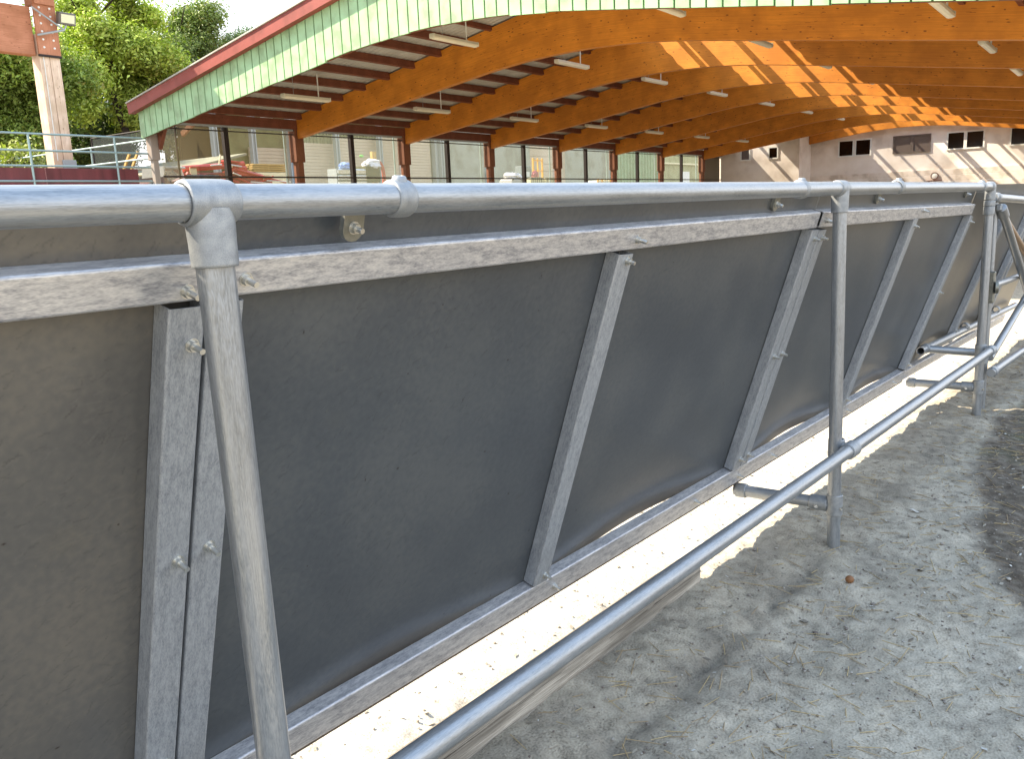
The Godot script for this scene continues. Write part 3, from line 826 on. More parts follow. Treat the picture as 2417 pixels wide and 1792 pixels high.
func build_lights() -> void:
	var rows := [[-17.85, 4.74, "leftmost"], [-12.8, 5.44, "second"], [-7.65, 5.30, "third"], [-2.85, 4.54, "rightmost"]]
	var bays := ["first", "second", "third", "fourth", "fifth", "sixth", "seventh"]
	var body := MB.new()
	body.box(Vector3(0, 0.03, 0), Vector3(0.11, 0.06, 1.50), Basis(), 0.01)
	var caps := MB.new()
	for e in [-0.77, 0.77]: caps.box(Vector3(0, 0.012, e), Vector3(0.15, 0.10, 0.05), Basis(), 0.012)
	var dif := MB.new()
	dif.prism(PackedVector2Array([Vector2(-0.075, 0.0), Vector2(-0.065, -0.035), Vector2(-0.03, -0.055), Vector2(0.03, -0.055), Vector2(0.065, -0.035), Vector2(0.075, 0.0)]), Vector3(0, 0, -0.745), Vector3.RIGHT, Vector3.UP, Vector3.BACK, 1.49)
	var mb := body.done(); var mc := caps.done(); var md := dif.done()
	for k in 7:
		var z0: float = -13.2 if k == 0 else BEAM_Z[k - 1]
		for r in rows:
			var at := Vector3(r[0], r[1] + 0.01 * k, (z0 + BEAM_Z[k]) / 2 - 0.05)
			var t := thing("strip_light", "white strip light hung in the %s bay from the front, %s row" % [bays[k], r[2]], "light", at, 0.0, "strip lights hung under the hall roof")
			part("housing", mb, M.lampbody, t)
			part("end_caps", mc, M.lampbody, t)
			part("diffuser", md, M.diffuser, t)
			var up: float = roof_y(at.x) - at.y - 0.03
			var b := MB.new()
			b.tube(Vector3(0, 0.05, -0.42), Vector3(0, up, -0.42), 0.016, 0.016, 8)
			part("hanger_rod", b.done(), M.white, t)
			b = MB.new()
			b.tube(Vector3(0, 0.05, 0.42), Vector3(0, up, 0.42), 0.005, 0.005, 6)
			part("hanger_wire", b.done(), M.steel, t)

# ---------------------------------------------------------------- buildings behind the open side
func build_neighbours() -> void:
	var n := thing("neighbouring_barn", "long barn of pale plank walls and grey steel columns seen through the hall's open side", "building", Vector3(-36, 2.2, -33))
	var o := Transform3D(Basis(), -Vector3(-36, 2.2, -33))
	for seg in [[-28.0, -31.0, 5.2], [-31.0, -33.6, 5.5], [-33.6, -37.0, 5.92], [-37.0, -41.6, 6.02]]:
		var b := MB.new()
		var y := 2.2
		while y < seg[2] - 0.02:
			b.box(Vector3(-36.2, y + 0.085, (seg[0] + seg[1]) / 2), Vector3(0.14, 0.162, absf(seg[1] - seg[0]) - 0.02), Basis(), 0.012)
			y += 0.17
		var w := part("plank_wall", b.done(), M.plank, n, o)
		w.set_meta("kind", "stuff")
	for z in [-25.6, -27.8, -30.1, -33.3, -36.6, -42.0]:
		var b := MB.new()
		b.box(Vector3(-35.7, 4.6, z), Vector3(0.24, 4.9, 0.05)); b.box(Vector3(-35.7, 4.6, z - 0.22), Vector3(0.24, 4.9, 0.05)); b.box(Vector3(-35.7, 4.6, z - 0.11), Vector3(0.03, 4.9, 0.17))
		part("steel_column", b.done(), M.steel, n, o)
	var b2 := MB.new()
	b2.box(Vector3(-36.5, 5.0, -34.5), Vector3(0.1, 5.6, 14.8))
	part("upper_cladding", b2.done(), M.deepgreen, n, o)
	b2 = MB.new()
	var z := -31.0
	while z > -41.8:
		b2.box(Vector3(-36.42, 6.6, z), Vector3(0.06, 2.4, 0.10))
		z -= 0.25
	part("cladding_ribs", b2.done(), M.deepgreen, n, o).set_meta("kind", "stuff")
	b2 = MB.new()
	b2.box(Vector3(-38.5, 4.6, -28.4), Vector3(0.2, 5.0, 5.4))
	part("inner_wall", b2.done(), mat(Color(0.42, 0.36, 0.27), 0.9), n, o)
	b2 = MB.new()
	b2.box(Vector3(-38.0, 7.45, -33.7), Vector3(7.0, 0.12, 17.0), Basis(Vector3.BACK, 0.12))
	part("roof", b2.done(), M.brown, n, o)
	b2 = MB.new()
	b2.box(Vector3(-36.4, 6.55, -25.5), Vector3(3.2, 0.24, 0.14), Basis(Vector3.BACK, 0.42))
	part("gable_rafter", b2.done(), M.redlarch, n, o)
	for zz in [-28.6, -30.4]:
		b2 = MB.new()
		b2.box(Vector3(-35.4, 6.62, zz), Vector3(0.7, 0.1, 0.5), Basis(Vector3.BACK, 0.12), 0.02)
		part("clear_roof_sheet", b2.done(), M.white, n, o)
	# grey rendered shed further on
	var gs := thing("grey_shed", "grey rendered shed with a pale pilaster, seen through the hall's middle bays", "building", Vector3(-36, 2.2, -49))
	o = Transform3D(Basis(), -Vector3(-36, 2.2, -49))
	b2 = MB.new()
	b2.box(Vector3(-36.6, 4.7, -47.2), Vector3(1.0, 5.2, 10.4))
	part("wall", b2.done(), M.greywall, gs, o)
	for q in [[-42.1, 0.75, M.steel], [-51.7, 0.7, M.greywall]]:
		b2 = MB.new()
		b2.box(Vector3(-36.0, 4.7, q[0]), Vector3(0.3, 5.2, q[1]))
		part("pilaster", b2.done(), q[2], gs, o)
	for k in 9:
		b2 = MB.new()
		b2.box(Vector3(-36.3, 2.55 + 0.52 * k, -54.6), Vector3(0.4, 0.505, 5.0), Basis(), 0.015)
		part("wall_panel", b2.done(), M.plank, gs, o)
	b2 = MB.new()
	b2.box(Vector3(-36.4, 4.7, -60.6), Vector3(0.6, 5.2, 7.0))
	part("end_wall", b2.done(), M.greywall, gs, o)
	b2 = MB.new()
	b2.box(Vector3(-37.0, 7.36, -53), Vector3(2.6, 0.14, 23))
	part("roof", b2.done(), M.fibre, gs, o)
	var cab := thing("electrical_cabinet", "grey metal cabinet with a white notice, seen through the hall's side", "cabinet", Vector3(-25.2, 2.2, -35.95))
	b2 = MB.new()
	b2.box(Vector3(0, 0.79, 0), Vector3(0.4, 1.56, 0.85), Basis(), 0.02)
	part("body", b2.done(), M.cabinet, cab)
	b2 = MB.new()
	b2.box(Vector3(0.205, 1.18, -0.05), Vector3(0.012, 0.24, 0.40))
	part("notice", b2.done(), M.white, cab)
	# green sheeted barn at the far end
	var gb := thing("green_barn", "pale green sheeted barn with a white door, behind the hall's last bays", "building", Vector3(-36, 2.2, -73))
	o = Transform3D(Basis(), -Vector3(-36, 2.2, -73))
	b2 = MB.new()
	b2.box(Vector3(-36.4, 4.9, -68.6), Vector3(0.6, 5.6, 8.9))
	part("green_wall", b2.done(), M.palegreen, gb, o)
	b2 = MB.new()
	z = -64.3
	while z > -72.9:
		b2.box(Vector3(-36.07, 4.9, z), Vector3(0.06, 5.6, 0.14))
		z -= 0.55
	part("wall_ribs", b2.done(), M.palegreen, gb, o).set_meta("kind", "stuff")
	b2 = MB.new()
	b2.box(Vector3(-36.4, 4.9, -78.0), Vector3(0.6, 5.6, 9.8))
	part("olive_wall", b2.done(), M.olive, gb, o)
	b2 = MB.new()
	b2.box(Vector3(-36.0, 5.28, -77.6), Vector3(0.3, 0.14, 8.0))
	part("ledge", b2.done(), M.cream, gb, o)
	b2 = MB.new()
	b2.box(Vector3(-36.04, 3.4, -78.55), Vector3(0.12, 2.35, 1.75), Basis(), 0.02)
	part("door", b2.done(), M.white, gb, o)
	b2 = MB.new()
	b2.box(Vector3(-37.0, 7.75, -73.3), Vector3(2.6, 0.14, 19.4))
	part("roof", b2.done(), M.fibre, gb, o)
	# low shed with a mossy roof
	var ms := thing("low_shed", "low shed with a mossy grey lean-to roof and red front, behind the gable corner", "building", Vector3(-28.0, 2.2, -17.8))
	b2 = MB.new()
	b2.box(Vector3(-2.2, 0.62, -1.8), Vector3(5.2, 1.28, 3.0))
	part("wall", b2.done(), M.darkred, ms)
	b2 = MB.new()
	b2.box(Vector3(-2.2, 1.56, -1.6), Vector3(5.7, 0.08, 3.4), Basis(Vector3.RIGHT, 0.22))
	part("roof", b2.done(), M.mossroof, ms)
	b2 = MB.new()
	b2.tube(Vector3(-5.1, 1.24, 0.08), Vector3(0.7, 1.24, 0.08), 0.06, 0.06, 10)
	part("gutter", b2.done(), M.cream, ms)

# ---------------------------------------------------------------- trees
func build_trees() -> void:
	var clump := MB.new()
	var lr := RandomNumberGenerator.new()
	lr.seed = 7
	for k in 22:
		var c := Vector3(lr.randfn(), lr.randfn() * 0.8, lr.randfn()) * 0.36
		var x := Vector3(lr.randfn(), lr.randfn() * 0.5, lr.randfn()).normalized()
		var y := x.cross(Vector3(lr.randfn(), lr.randfn() + 0.8, lr.randfn())).normalized()
		var nn := x.cross(y)
		if nn.y < 0: nn = -nn
		var l := lr.randf_range(0.08, 0.15)
		var p := [c - x * l, c + y * l * 0.45 + nn * 0.04, c + x * l, c - y * l * 0.45 + nn * 0.04]
		clump.quad(p[0], p[1], p[2], p[3], nn, nn, nn, nn)
	var cm := clump.done()
	var defs := [
		["A", Vector3(-38.5, 2.2, -17.2), 5.6, 4.4, 3.9, Color(0.14, 0.185, 0.034), 4600, 0.0, "dark bushy tree behind the timber post at far left", 2.0, 0.9],
		["B", Vector3(-41.6, 2.2, -24.6), 8.6, 3.7, 5.6, Color(0.27, 0.315, 0.055), 4300, 0.9, "tall yellow-green tree with a leaning dark trunk, right of the timber post", 1.5, 1.0],
		["E", Vector3(-42.5, 2.2, -27.6), 5.5, 2.4, 3.4, Color(0.24, 0.29, 0.06), 2300, 0.0, "bright green tree between the leaning trunk and the dark round crown", 1.0, 1.0],
		["C", Vector3(-47.6, 2.2, -32.9), 9.0, 3.1, 4.3, Color(0.125, 0.16, 0.045), 4200, 0.2, "dark round-crowned tree standing behind the hall's gable corner", 2.0, 1.0],
		["D", Vector3(-54.4, 2.2, -42.4), 11.4, 2.1, 2.2, Color(0.07, 0.105, 0.05), 1400, 0.0, "small distant tree showing just above the red fascia", 1.5, 1.0],
		["H", Vector3(-46.0, 2.2, -24.0), 4.0, 4.2, 3.2, Color(0.085, 0.12, 0.03), 3000, 0.0, "dark low tree behind the railing, under the yellow-green tree", 0.4, 1.0],
		["I", Vector3(-52.5, 2.2, -27.0), 6.4, 4.6, 4.2, Color(0.085, 0.135, 0.035), 3400, 0.0, "farthest green tree filling in behind the timber post", 1.5, 1.0],
		["G", Vector3(-29.6, 2.2, -14.2), 1.0, 1.1, 1.0, Color(0.17, 0.18, 0.06), 500, 0.0, "small yellowish bush behind the red boards at far left", 0.1, 1.0],
	]
	for d in defs:
		var at: Vector3 = d[1]
		var t := thing("bush" if d[0] == "G" else "tree", d[8], "bush" if d[0] == "G" else "tree", at)
		var b := MB.new()
		var lean: float = d[7]
		var top := Vector3(-lean * 1.6, d[2] + d[4] * 0.5, lean * 0.8)
		var r0: float = 0.05 + 0.055 * d[3]
		b.tube(Vector3(0, -0.1, 0), Vector3(lean * 0.4, d[2] * 0.5, 0), r0, r0 * 0.8, 10, false)
		b.tube(Vector3(lean * 0.4, d[2] * 0.5, 0), top, r0 * 0.8, r0 * 0.25, 10, false)
		part("trunk", b.done(), M.bark, t)
		b = MB.new()
		for k in 9:
			var f := 0.35 + 0.6 * k / 9.0
			var p := Vector3(lean * 0.4, d[2] * 0.5, 0).lerp(top, f)
			var a := k * 2.4
			b.tube(p, p + Vector3(cos(a) * d[3] * 0.65, d[4] * 0.35, sin(a) * d[3] * 0.65), r0 * 0.32, 0.02, 6, false)
		part("limbs", b.done(), M.bark, t)
		# leaf clumps gathered round lobes of the crown
		var lobes := []
		for k in 26:
			var q := Vector3(lr.randfn(), lr.randfn(), lr.randfn()).normalized() * pow(lr.randf(), 0.45)
			lobes.append([q * Vector3(d[3], d[4], d[3]) * 0.82, lr.randf_range(0.22, 0.42) * d[3] * (0.75 if d[0] == "B" else 1.0), lr.randf_range(0.7, 1.35)])
		var mm := MultiMesh.new()
		mm.transform_format = MultiMesh.TRANSFORM_3D
		mm.use_colors = true
		mm.mesh = cm
		mm.instance_count = d[6]
		var base: Color = d[5]
		for k in int(d[6]):
			var lo = lobes[lr.randi() % 26]
			var dir := Vector3(lr.randfn(), lr.randfn(), lr.randfn()).normalized()
			var p: Vector3 = lo[0] + dir * float(lo[1]) * pow(lr.randf(), 0.5) * Vector3(1, 0.8, 1)
			var s := lr.randf_range(0.5, 1.0) * float(d[10])
			var bs := Basis.from_euler(Vector3(lr.randfn() * 0.5, lr.randf() * TAU, lr.randfn() * 0.5)) * Basis.from_scale(Vector3.ONE * s)
			mm.set_instance_transform(k, Transform3D(bs, p + Vector3(0, d[2], 0)))
			var c := base * 1.7 * float(lo[2]) * lr.randf_range(0.7, 1.35)
			if lr.randf() < 0.06: c = c.lerp(Color(0.30, 0.24, 0.05), 0.7)
			c.a = 1.0
			mm.set_instance_color(k, c)
		var o := MultiMeshInstance3D.new()
		o.name = "crown"
		o.multimesh = mm
		o.material_override = M.leaf
		o.set_meta("kind", "stuff")
		t.add_child(o, true)

# ---------------------------------------------------------------- left of the hall
func build_left() -> void:
	# timber frame of the neighbouring shelter: post, beam, roof edge
	var t := thing("post_and_beam_shelter", "tall pale glulam post with a red-brown beam and bolted cheek plates at far left", "shelter", Vector3(-23.0, 2.2, -11.8))
	for k in 2:
		var b := MB.new()
		b.box(Vector3(0, 2.1, -0.13 + 0.262 * k), Vector3(0.40, 4.4, 0.25), Basis(), 0.012)
		part("post_half", b.done(), M.larch, t)
	var b := MB.new()
	b.box(Vector3(-0.02, 4.36, 6.6), Vector3(0.30, 1.15, 12.6), Basis(), 0.01)
	part("beam", b.done(), M.redlarch, t)
	b = MB.new()
	b.box(Vector3(0.225, 4.50, 0.0), Vector3(0.05, 1.42, 0.56), Basis(), 0.008)
	var ch := part("cheek_plate", b.done(), M.redlarch, t)
	b = MB.new()
	b.box(Vector3(0.235, 3.78, 0.0), Vector3(0.06, 0.05, 0.57))
	part("cheek_edge", b.done(), M.mullion, ch)
	var bb := MB.new()
	bb.lathe(Vector3.ZERO, Vector3.RIGHT, [[0.0, 0.028], [0.012, 0.026], [0.016, 0.0]], 10)
	var bmesh := bb.done()
	for r in 7:
		for s in 2:
			part("bolt_head", bmesh, M.white, ch, Transform3D(Basis(), Vector3(0.25, 5.12 - 0.19 * r, 0.13 - 0.26 * s)))
	b = MB.new()
	b.tube(Vector3(0.22, 1.2, 0.17), Vector3(0.22, 3.75, 0.17), 0.013, 0.013, 8)
	part("conduit", b.done(), M.white, t)
	b = MB.new()
	b.box(Vector3(0.23, 1.05, -0.12), Vector3(0.03, 0.35, 0.36), Basis(), 0.006)
	part("foot_plate", b.done(), M.steel, t)
	b = MB.new()
	b.box(Vector3(-0.3, 6.02, 8.0), Vector3(3.8, 0.22, 17.0))
	part("roof", b.done(), M.brown, t)
	b = MB.new()
	b.box(Vector3(0.06, 5.45, 0.0), Vector3(0.5, 0.9, 0.5))
	part("post_head", b.done(), M.redlarch, t)
	var fl := thing("floodlight", "grey floodlight on a bracket at the head of the timber post", "light", Vector3(-22.55, 6.9, -12.22))
	b = MB.new()
	b.box(Vector3(0.0, 0.0, 0.0), Vector3(0.16, 0.30, 0.44), Basis(Vector3.BACK, -0.25), 0.02)
	part("housing", b.done(), mat(Color(0.42, 0.40, 0.38), 0.5), fl)
	b = MB.new()
	b.box(Vector3(0.085, -0.015, 0.0), Vector3(0.02, 0.20, 0.34), Basis(Vector3.BACK, -0.25))
	part("lens", b.done(), mat(Color(0.85, 0.85, 0.72), 0.25), fl)
	b = MB.new()
	b.tube(Vector3(0.0, -0.28, 0.08), Vector3(-0.12, 0.20, 0.78), 0.022, 0.022, 8)
	b.tube(Vector3(0.0, -0.28, 0.08), Vector3(-0.12, -0.46, 0.72), 0.026, 0.026, 8)
	b.tube(Vector3(0.0, -0.28, 0.08), Vector3(0.0, -0.12, 0.0), 0.02, 0.02, 8)
	part("bracket", b.done(), M.steel, fl)
	# railing along the terrace edge, turning the corner at the gable
	var r := thing("terrace_railing", "grey tube railing with four rails along the terrace edge at left", "railing", Vector3(-21.4, 2.3, -10))
	var o := Transform3D(Basis(), -Vector3(-21.4, 2.3, -10))
	for y in [3.91, 3.525, 3.17, 2.815]:
		b = MB.new()
		b.tube(Vector3(-21.4, y, -13.35), Vector3(-21.4, y, 8.0), 0.026, 0.026, 10)
		part("rail", b.done(), M.rail, r, o)
	for k in 9:
		b = MB.new()
		b.tube(Vector3(-21.4, 2.2, -12.43 + 2.13 * k), Vector3(-21.4, 3.91, -12.43 + 2.13 * k), 0.027, 0.027, 10)
		part("post", b.done(), M.rail, r, o)
	var r2 := thing("cross_railing", "thin tube railing running back from the gable corner, behind the red boards", "railing", Vector3(-27, 2.3, -13.6))
	o = Transform3D(Basis(), -Vector3(-27, 2.3, -13.6))
	for y in [3.92, 3.44]:
		b = MB.new()
		b.tube(Vector3(-21.7, y, -13.6), Vector3(-36, y, -13.6), 0.024, 0.024, 8)
		part("rail", b.done(), M.rail, r2, o)
	for x in [-24.7, -29.0, -33.0]:
		b = MB.new()
		b.tube(Vector3(x, 2.3, -13.6), Vector3(x, 3.92, -13.6), 0.024, 0.024, 8)
		part("post", b.done(), M.rail, r2, o)
	var w := thing("red_board_wall", "dark red board wall behind the railing at far left", "wall", Vector3(-21.62, 2.3, -4))
	for k in 9:
		b = MB.new()
		b.box(Vector3(-0.0, 0.40, -7.9 + 2.42 * k), Vector3(0.05, 0.88, 2.405), Basis(), 0.006)
		part("board", b.done(), M.redwall, w)
	var nt := thing("wind_net_screen", "grey see-through wind net on a frame left of the gable corner", "screen", Vector3(-24.2, 2.2, -14.6))
	b = MB.new()
	b.box(Vector3(0, 1.05, 0), Vector3(4.4, 2.2, 0.004))
	part("net", b.done(), mat_alpha(Color(0.24, 0.27, 0.26, 0.3)), nt)
	b = MB.new()
	for x in [-2.2, 2.2]: b.tube(Vector3(x, 0, 0), Vector3(x, 2.2, 0), 0.03, 0.03, 8)
	b.tube(Vector3(-2.2, 2.16, 0), Vector3(2.2, 2.16, 0), 0.02, 0.02, 8)
	part("frame", b.done(), M.mullion, nt)
	var ld := thing("wooden_ladder", "pale wooden ladder leaning behind the red boards, catching the sun", "ladder", Vector3(-23.9, 2.2, -14.1))
	for k in 2:
		b = MB.new()
		b.box(Vector3(-0.3 + 0.42 * k, 0.82, 0), Vector3(0.07, 1.9, 0.05), Basis(Vector3.BACK, -0.75))
		part("stile", b.done(), M.lumber, ld)
	for k in 4:
		b = MB.new()
		b.box(Vector3(-0.55 + 0.33 * k, 0.35 + 0.33 * k, 0), Vector3(0.40, 0.04, 0.04), Basis(Vector3.BACK, 0.1))
		part("rung", b.done(), M.lumber, ld)

func mat_alpha(c: Color) -> StandardMaterial3D:
	var m := mat(c, 0.9)
	m.transparency = BaseMaterial3D.TRANSPARENCY_ALPHA
	return m

# ---------------------------------------------------------------- things standing on the terrace
func build_machines() -> void:
	var b: MB
	# tractor: dark bonnet, cab with pale panes
	var t := thing("tractor", "small dark tractor with pale reflecting cab panes, half hidden by the gable post", "tractor", Vector3(-24.0, 2.2, -15.2))
	b = MB.new()
	b.box(Vector3(0.1, 0.62, -1.25), Vector3(0.75, 0.62, 1.3), Basis(), 0.08)
	part("bonnet", b.done(), M.teal, t)
	b = MB.new()
	b.box(Vector3(0.1, 0.42, 0.0), Vector3(0.95, 0.62, 1.2), Basis(), 0.05)
	part("cab_body", b.done(), M.darkred, t)
	b = MB.new()
	b.box(Vector3(0.62, 0.97, 0.55), Vector3(1.15, 0.30, 0.02), Basis(Vector3.RIGHT, -0.12), 0.004)
	part("front_pane", b.done(), M.white, t)
	b = MB.new()
	b.box(Vector3(0.1, 0.92, -0.48), Vector3(0.86, 0.32, 0.02), Basis(Vector3.RIGHT, 0.2))
	part("windscreen", b.done(), M.mirror, t)
	b = MB.new()
	b.box(Vector3(0.1, 1.12, 0.0), Vector3(1.0, 0.07, 1.1), Basis(), 0.02)
	part("cab_roof", b.done(), M.white, t)
	for q in [[0.55, 0.30, 0.45, 0.42], [-0.4, 0.30, 0.45, 0.42], [0.5, 0.18, -1.5, 0.30], [-0.35, 0.18, -1.5, 0.30]]:
		b = MB.new()
		b.lathe(Vector3(q[0] - 0.11, q[1], q[2]), Vector3.RIGHT, [[0.0, q[3] * 0.55], [0.0, q[3] * 0.9], [0.03, q[3]], [0.19, q[3]], [0.22, q[3] * 0.9], [0.22, q[3] * 0.5], [0.16, 0.05], [0.16, 0.0]], 20)
		part("wheel", b.done(), M.dark, t)
	# folded red hay machine
	var m := thing("hay_machine", "red folded hay machine with long arms and pale plates, inside the first bay", "machine", Vector3(-24.0, 2.2, -17.4))
	b = MB.new()
	b.tube(Vector3(0, 1.12, 1.35), Vector3(0, 1.30, -0.9), 0.10, 0.10, 10)
	b.tube(Vector3(0.05, 0.98, 1.0), Vector3(0.3, 0.72, 0.45), 0.07, 0.07, 8)
	part("main_beam", b.done(), M.red, m)
	b = MB.new()
	b.box(Vector3(0, 0.94, 0.35), Vector3(0.4, 0.16, 1.5), Basis(Vector3.RIGHT, 0.06), 0.04)
	b.box(Vector3(0.05, 0.70, 0.6), Vector3(0.4, 0.3, 0.5), Basis(Vector3.RIGHT, 0.4), 0.06)
	b.box(Vector3(0.1, 0.72, -0.9), Vector3(0.4, 0.2, 1.6), Basis(Vector3.RIGHT, -0.1), 0.04)
	part("body", b.done(), M.darkred, m)
	b = MB.new()
	b.box(Vector3(0.1, 1.06, -0.62), Vector3(0.45, 0.34, 0.42), Basis(), 0.05)
	part("gearbox", b.done(), M.red, m)
	b = MB.new()
	b.box(Vector3(0.05, 0.82, -1.3), Vector3(0.4, 0.36, 1.1), Basis(Vector3.RIGHT, -0.22), 0.04)
	part("side_frame", b.done(), M.red, m)
	for q in [[1.45, 0.98, 0.75, 0.55, 0.05], [0.85, 0.92, 0.25, 0.86, 0.03], [0.5, 0.72, 0.1, 0.80, 0.03], [-0.1, 0.78, -0.4, 0.70, 0.035], [0.15, 1.02, -0.35, 1.12, 0.02], [1.85, 1.08, 1.0, 0.62, 0.06], [1.3, 1.16, 0.1, 1.20, 0.035], [-0.3, 1.12, -1.6, 0.84, 0.04], [-1.0, 0.95, -2.3, 0.70, 0.035], [-0.2, 0.9, -1.0, 0.62, 0.03], [0.9, 0.55, 0.2, 0.9, 0.03], [-1.1, 0.66, -1.8, 0.90, 0.03]]:
		b = MB.new()
		b.tube(Vector3(0.32, q[1], q[0]), Vector3(0.34, q[3], q[2]), q[4], q[4], 8)
		part("arm", b.done(), M.red, m)
	for q in [[-0.85, 0.72, -1.7, 0.66], [-0.9, 0.62, -1.55, 0.58], [-0.3, 0.5, -1.2, 0.56], [-1.5, 0.76, -2.5, 0.72], [1.0, 0.84, 0.35, 0.74], [0.2, 0.62, -0.1, 0.74], [-0.05, 1.26, -0.55, 1.2], [0.6, 1.22, 0.2, 1.25], [-0.5, 0.9, -0.2, 1.0], [-1.7, 0.6, -2.0, 0.55], [-0.6, 0.5, -0.3, 0.6]]:
		b = MB.new()
		b.tube(Vector3(0.36, q[1], q[0]), Vector3(0.36, q[3], q[2]), 0.022, 0.022, 8)
		part("tine_bar", b.done(), M.white, m)
	b = MB.new()
	b.tube(Vector3(0.1, 1.28, 0.1), Vector3(0.1, 1.58, 0.02), 0.025, 0.025, 8)
	part("lever", b.done(), M.cream, m)
	for q in [[1.2, 1.05, 0.24, 0.24, 0.0], [-0.15, 1.22, 0.2, 0.09, 0.0], [-1.55, 0.88, 0.28, 0.16, 0.0]]:
		b = MB.new()
		b.box(Vector3(0.30, q[1], q[0]), Vector3(0.02, q[3], q[2]), Basis(), 0.004)
		part("pale_plate", b.done(), M.cream, m)
	b = MB.new()
	b.box(Vector3(0.1, 1.36, -0.35), Vector3(0.3, 0.06, 0.55), Basis(Vector3.RIGHT, -0.1), 0.01)
	part("cover", b.done(), M.red, m)
	# stacked lumber
	var lu := thing("lumber_stack", "stack of yellowish planks on bearers inside the neighbouring barn", "lumber", Vector3(-30.3, 2.2, -24.4))
	for k in 4:
		for j in 3:
			b = MB.new()
			b.box(Vector3(0.0 - 0.25 * j + 0.03 * (k % 2), 1.52 + 0.085 * k, 0.03 * ((k * 5 + j) % 3)), Vector3(0.22, 0.06, 1.8), Basis(), 0.005)
			part("plank", b.done(), M.lumber, lu)
	b = MB.new()
	b.box(Vector3(-0.25, 0.73, 0), Vector3(0.7, 1.46, 1.6), Basis(), 0.02)
	part("bearer", b.done(), M.cream, lu)
	# bright metal trough with rubbish on it
	var tr := thing("metal_trough", "shiny ribbed metal trough heaped with scraps, in the second bay", "trough", Vector3(-25.0, 2.2, -23.8))
	for k in 3:
		b = MB.new()
		b.box(Vector3(0.30 + 0.02 * (k % 2), 0.72 + 0.22 * k, 0), Vector3(0.06, 0.19, 1.5), Basis(), 0.03)
		part("side_rib", b.done(), M.chrome, tr)
	b = MB.new()
	b.box(Vector3(0, 0.85, 0), Vector3(0.5, 0.85, 1.48))
	part("tank", b.done(), M.steel, tr)
	b = MB.new()
	b.box(Vector3(0.02, 1.08, -1.15), Vector3(0.55, 0.62, 0.78), Basis(), 0.01)
	part("dark_end", b.done(), mat(Color(0.30, 0.28, 0.17), 0.9), tr)
	b = MB.new()
	for e in [-0.6, 0.6]: b.tube(Vector3(0.25, 0, e), Vector3(0.25, 0.7, e), 0.03, 0.03, 8)
	part("legs", b.done(), M.chrome, tr)
	var sk := part("blue_bag", lump(Vector3(0.20, 0.17, 0.26), 3), M.blue, self, Transform3D(Basis(), Vector3(-24.85, 3.55, -23.6)))
	tag(sk, "pale blue plastic bag hanging over the rim of the metal trough", "bag")
	sk = part("white_sack", lump(Vector3(0.3, 0.22, 0.42), 5), M.sack, self, Transform3D(Basis(), Vector3(-24.95, 3.66, -25.15)))
	tag(sk, "crumpled white sack lying on top of the trough's dark end", "sack")
	sk = part("lime_scrap", lump(Vector3(0.06, 0.05, 0.1), 6), M.lime, self, Transform3D(Basis(), Vector3(-24.95, 3.98, -24.62)))
	tag(sk, "tiny lime green scrap stuck above the metal trough", "scrap")
	b = MB.new()
	var last := Vector3(-24.95, 3.78, -25.42)
	for k in 10:
		var f := (k + 1) / 10.0
		var p := Vector3(-24.9, 3.78 - 0.95 * f * f, -25.42 - 0.32 * sin(f * 2.0))
		b.tube(last, p, 0.075, 0.075, 10)
		last = p
	b.tube(last, Vector3(-24.9, 2.2, -25.6), 0.075, 0.075, 10)
	var ho := part("red_hose", b.done(), M.hose, self)
	tag(ho, "thick red hose bending down beside the white sack", "hose")
	b = MB.new()
	b.box(Vector3(-25.3, 3.2, -25.62), Vector3(0.14, 2.0, 0.22), Basis(), 0.01)
	var po := part("wooden_stake", b.done(), M.lumber, self)
	tag(po, "short wooden post standing behind the white sack and red hose", "post")
	# bulk bag with its number, mesh crates, ladder
	var bg := thing("bulk_bag", "grey-white bulk bag printed with a 7, topped with crumpled film", "bag", Vector3(-25.0, 2.2, -34.75))
	b = MB.new()
	b.box(Vector3(0, 0.48, 0), Vector3(0.9, 0.98, 1.15), Basis(), 0.1)
	part("bag", b.done(), mat(Color(0.66, 0.66, 0.66), 0.8), bg)
	part("film", lump(Vector3(0.4, 0.22, 0.55), 9), M.sack, bg, Transform3D(Basis(), Vector3(0, 1.02, 0)))
	var tm := TextMesh.new()
	tm.text = "7"
	tm.font = SystemFont.new()
	(tm.font as SystemFont).font_names = PackedStringArray(["Droid Sans"])
	tm.font_size = 64
	tm.pixel_size = 0.0052
	tm.depth = 0.006
	part("printed_number", tm, M.mullion, bg, Transform3D(Basis(Vector3.UP, PI / 2), Vector3(0.452, 0.80, -0.05)))
	for k in 2:
		var c := thing("mesh_crate", ["cream mesh crate nearer the bulk bag, behind the dark mullion", "cream mesh crate under the yellow ladder frame, beside the brown column"][k], "crate", Vector3(-25.0, 2.2, -36.2 - 1.32 * k), 0.0, "cream mesh crates on the terrace")
		b = MB.new()
		b.box(Vector3(0, 0.5, 0), Vector3(0.9, 0.96, 1.1), Basis(), 0.02)
		part("liner", b.done(), M.cream, c)
		for j in 7:
			b = MB.new()
			b.tube(Vector3(0.47, 0.02, -0.57 + 0.19 * j), Vector3(0.47, 1.0, -0.57 + 0.19 * j), 0.014, 0.014, 6)
			part("wire", b.done(), M.mullion if j % 2 else M.olive, c)
		for j in 5:
			b = MB.new()
			b.tube(Vector3(0.475, 0.05 + 0.235 * j, -0.58), Vector3(0.475, 0.05 + 0.235 * j, 0.58), 0.014, 0.014, 6)
			part("wire", b.done(), M.olive, c)
	var la := thing("yellow_ladder", "yellow wooden ladder frame standing behind the cream mesh crates", "ladder", Vector3(-25.5, 2.2, -37.7))
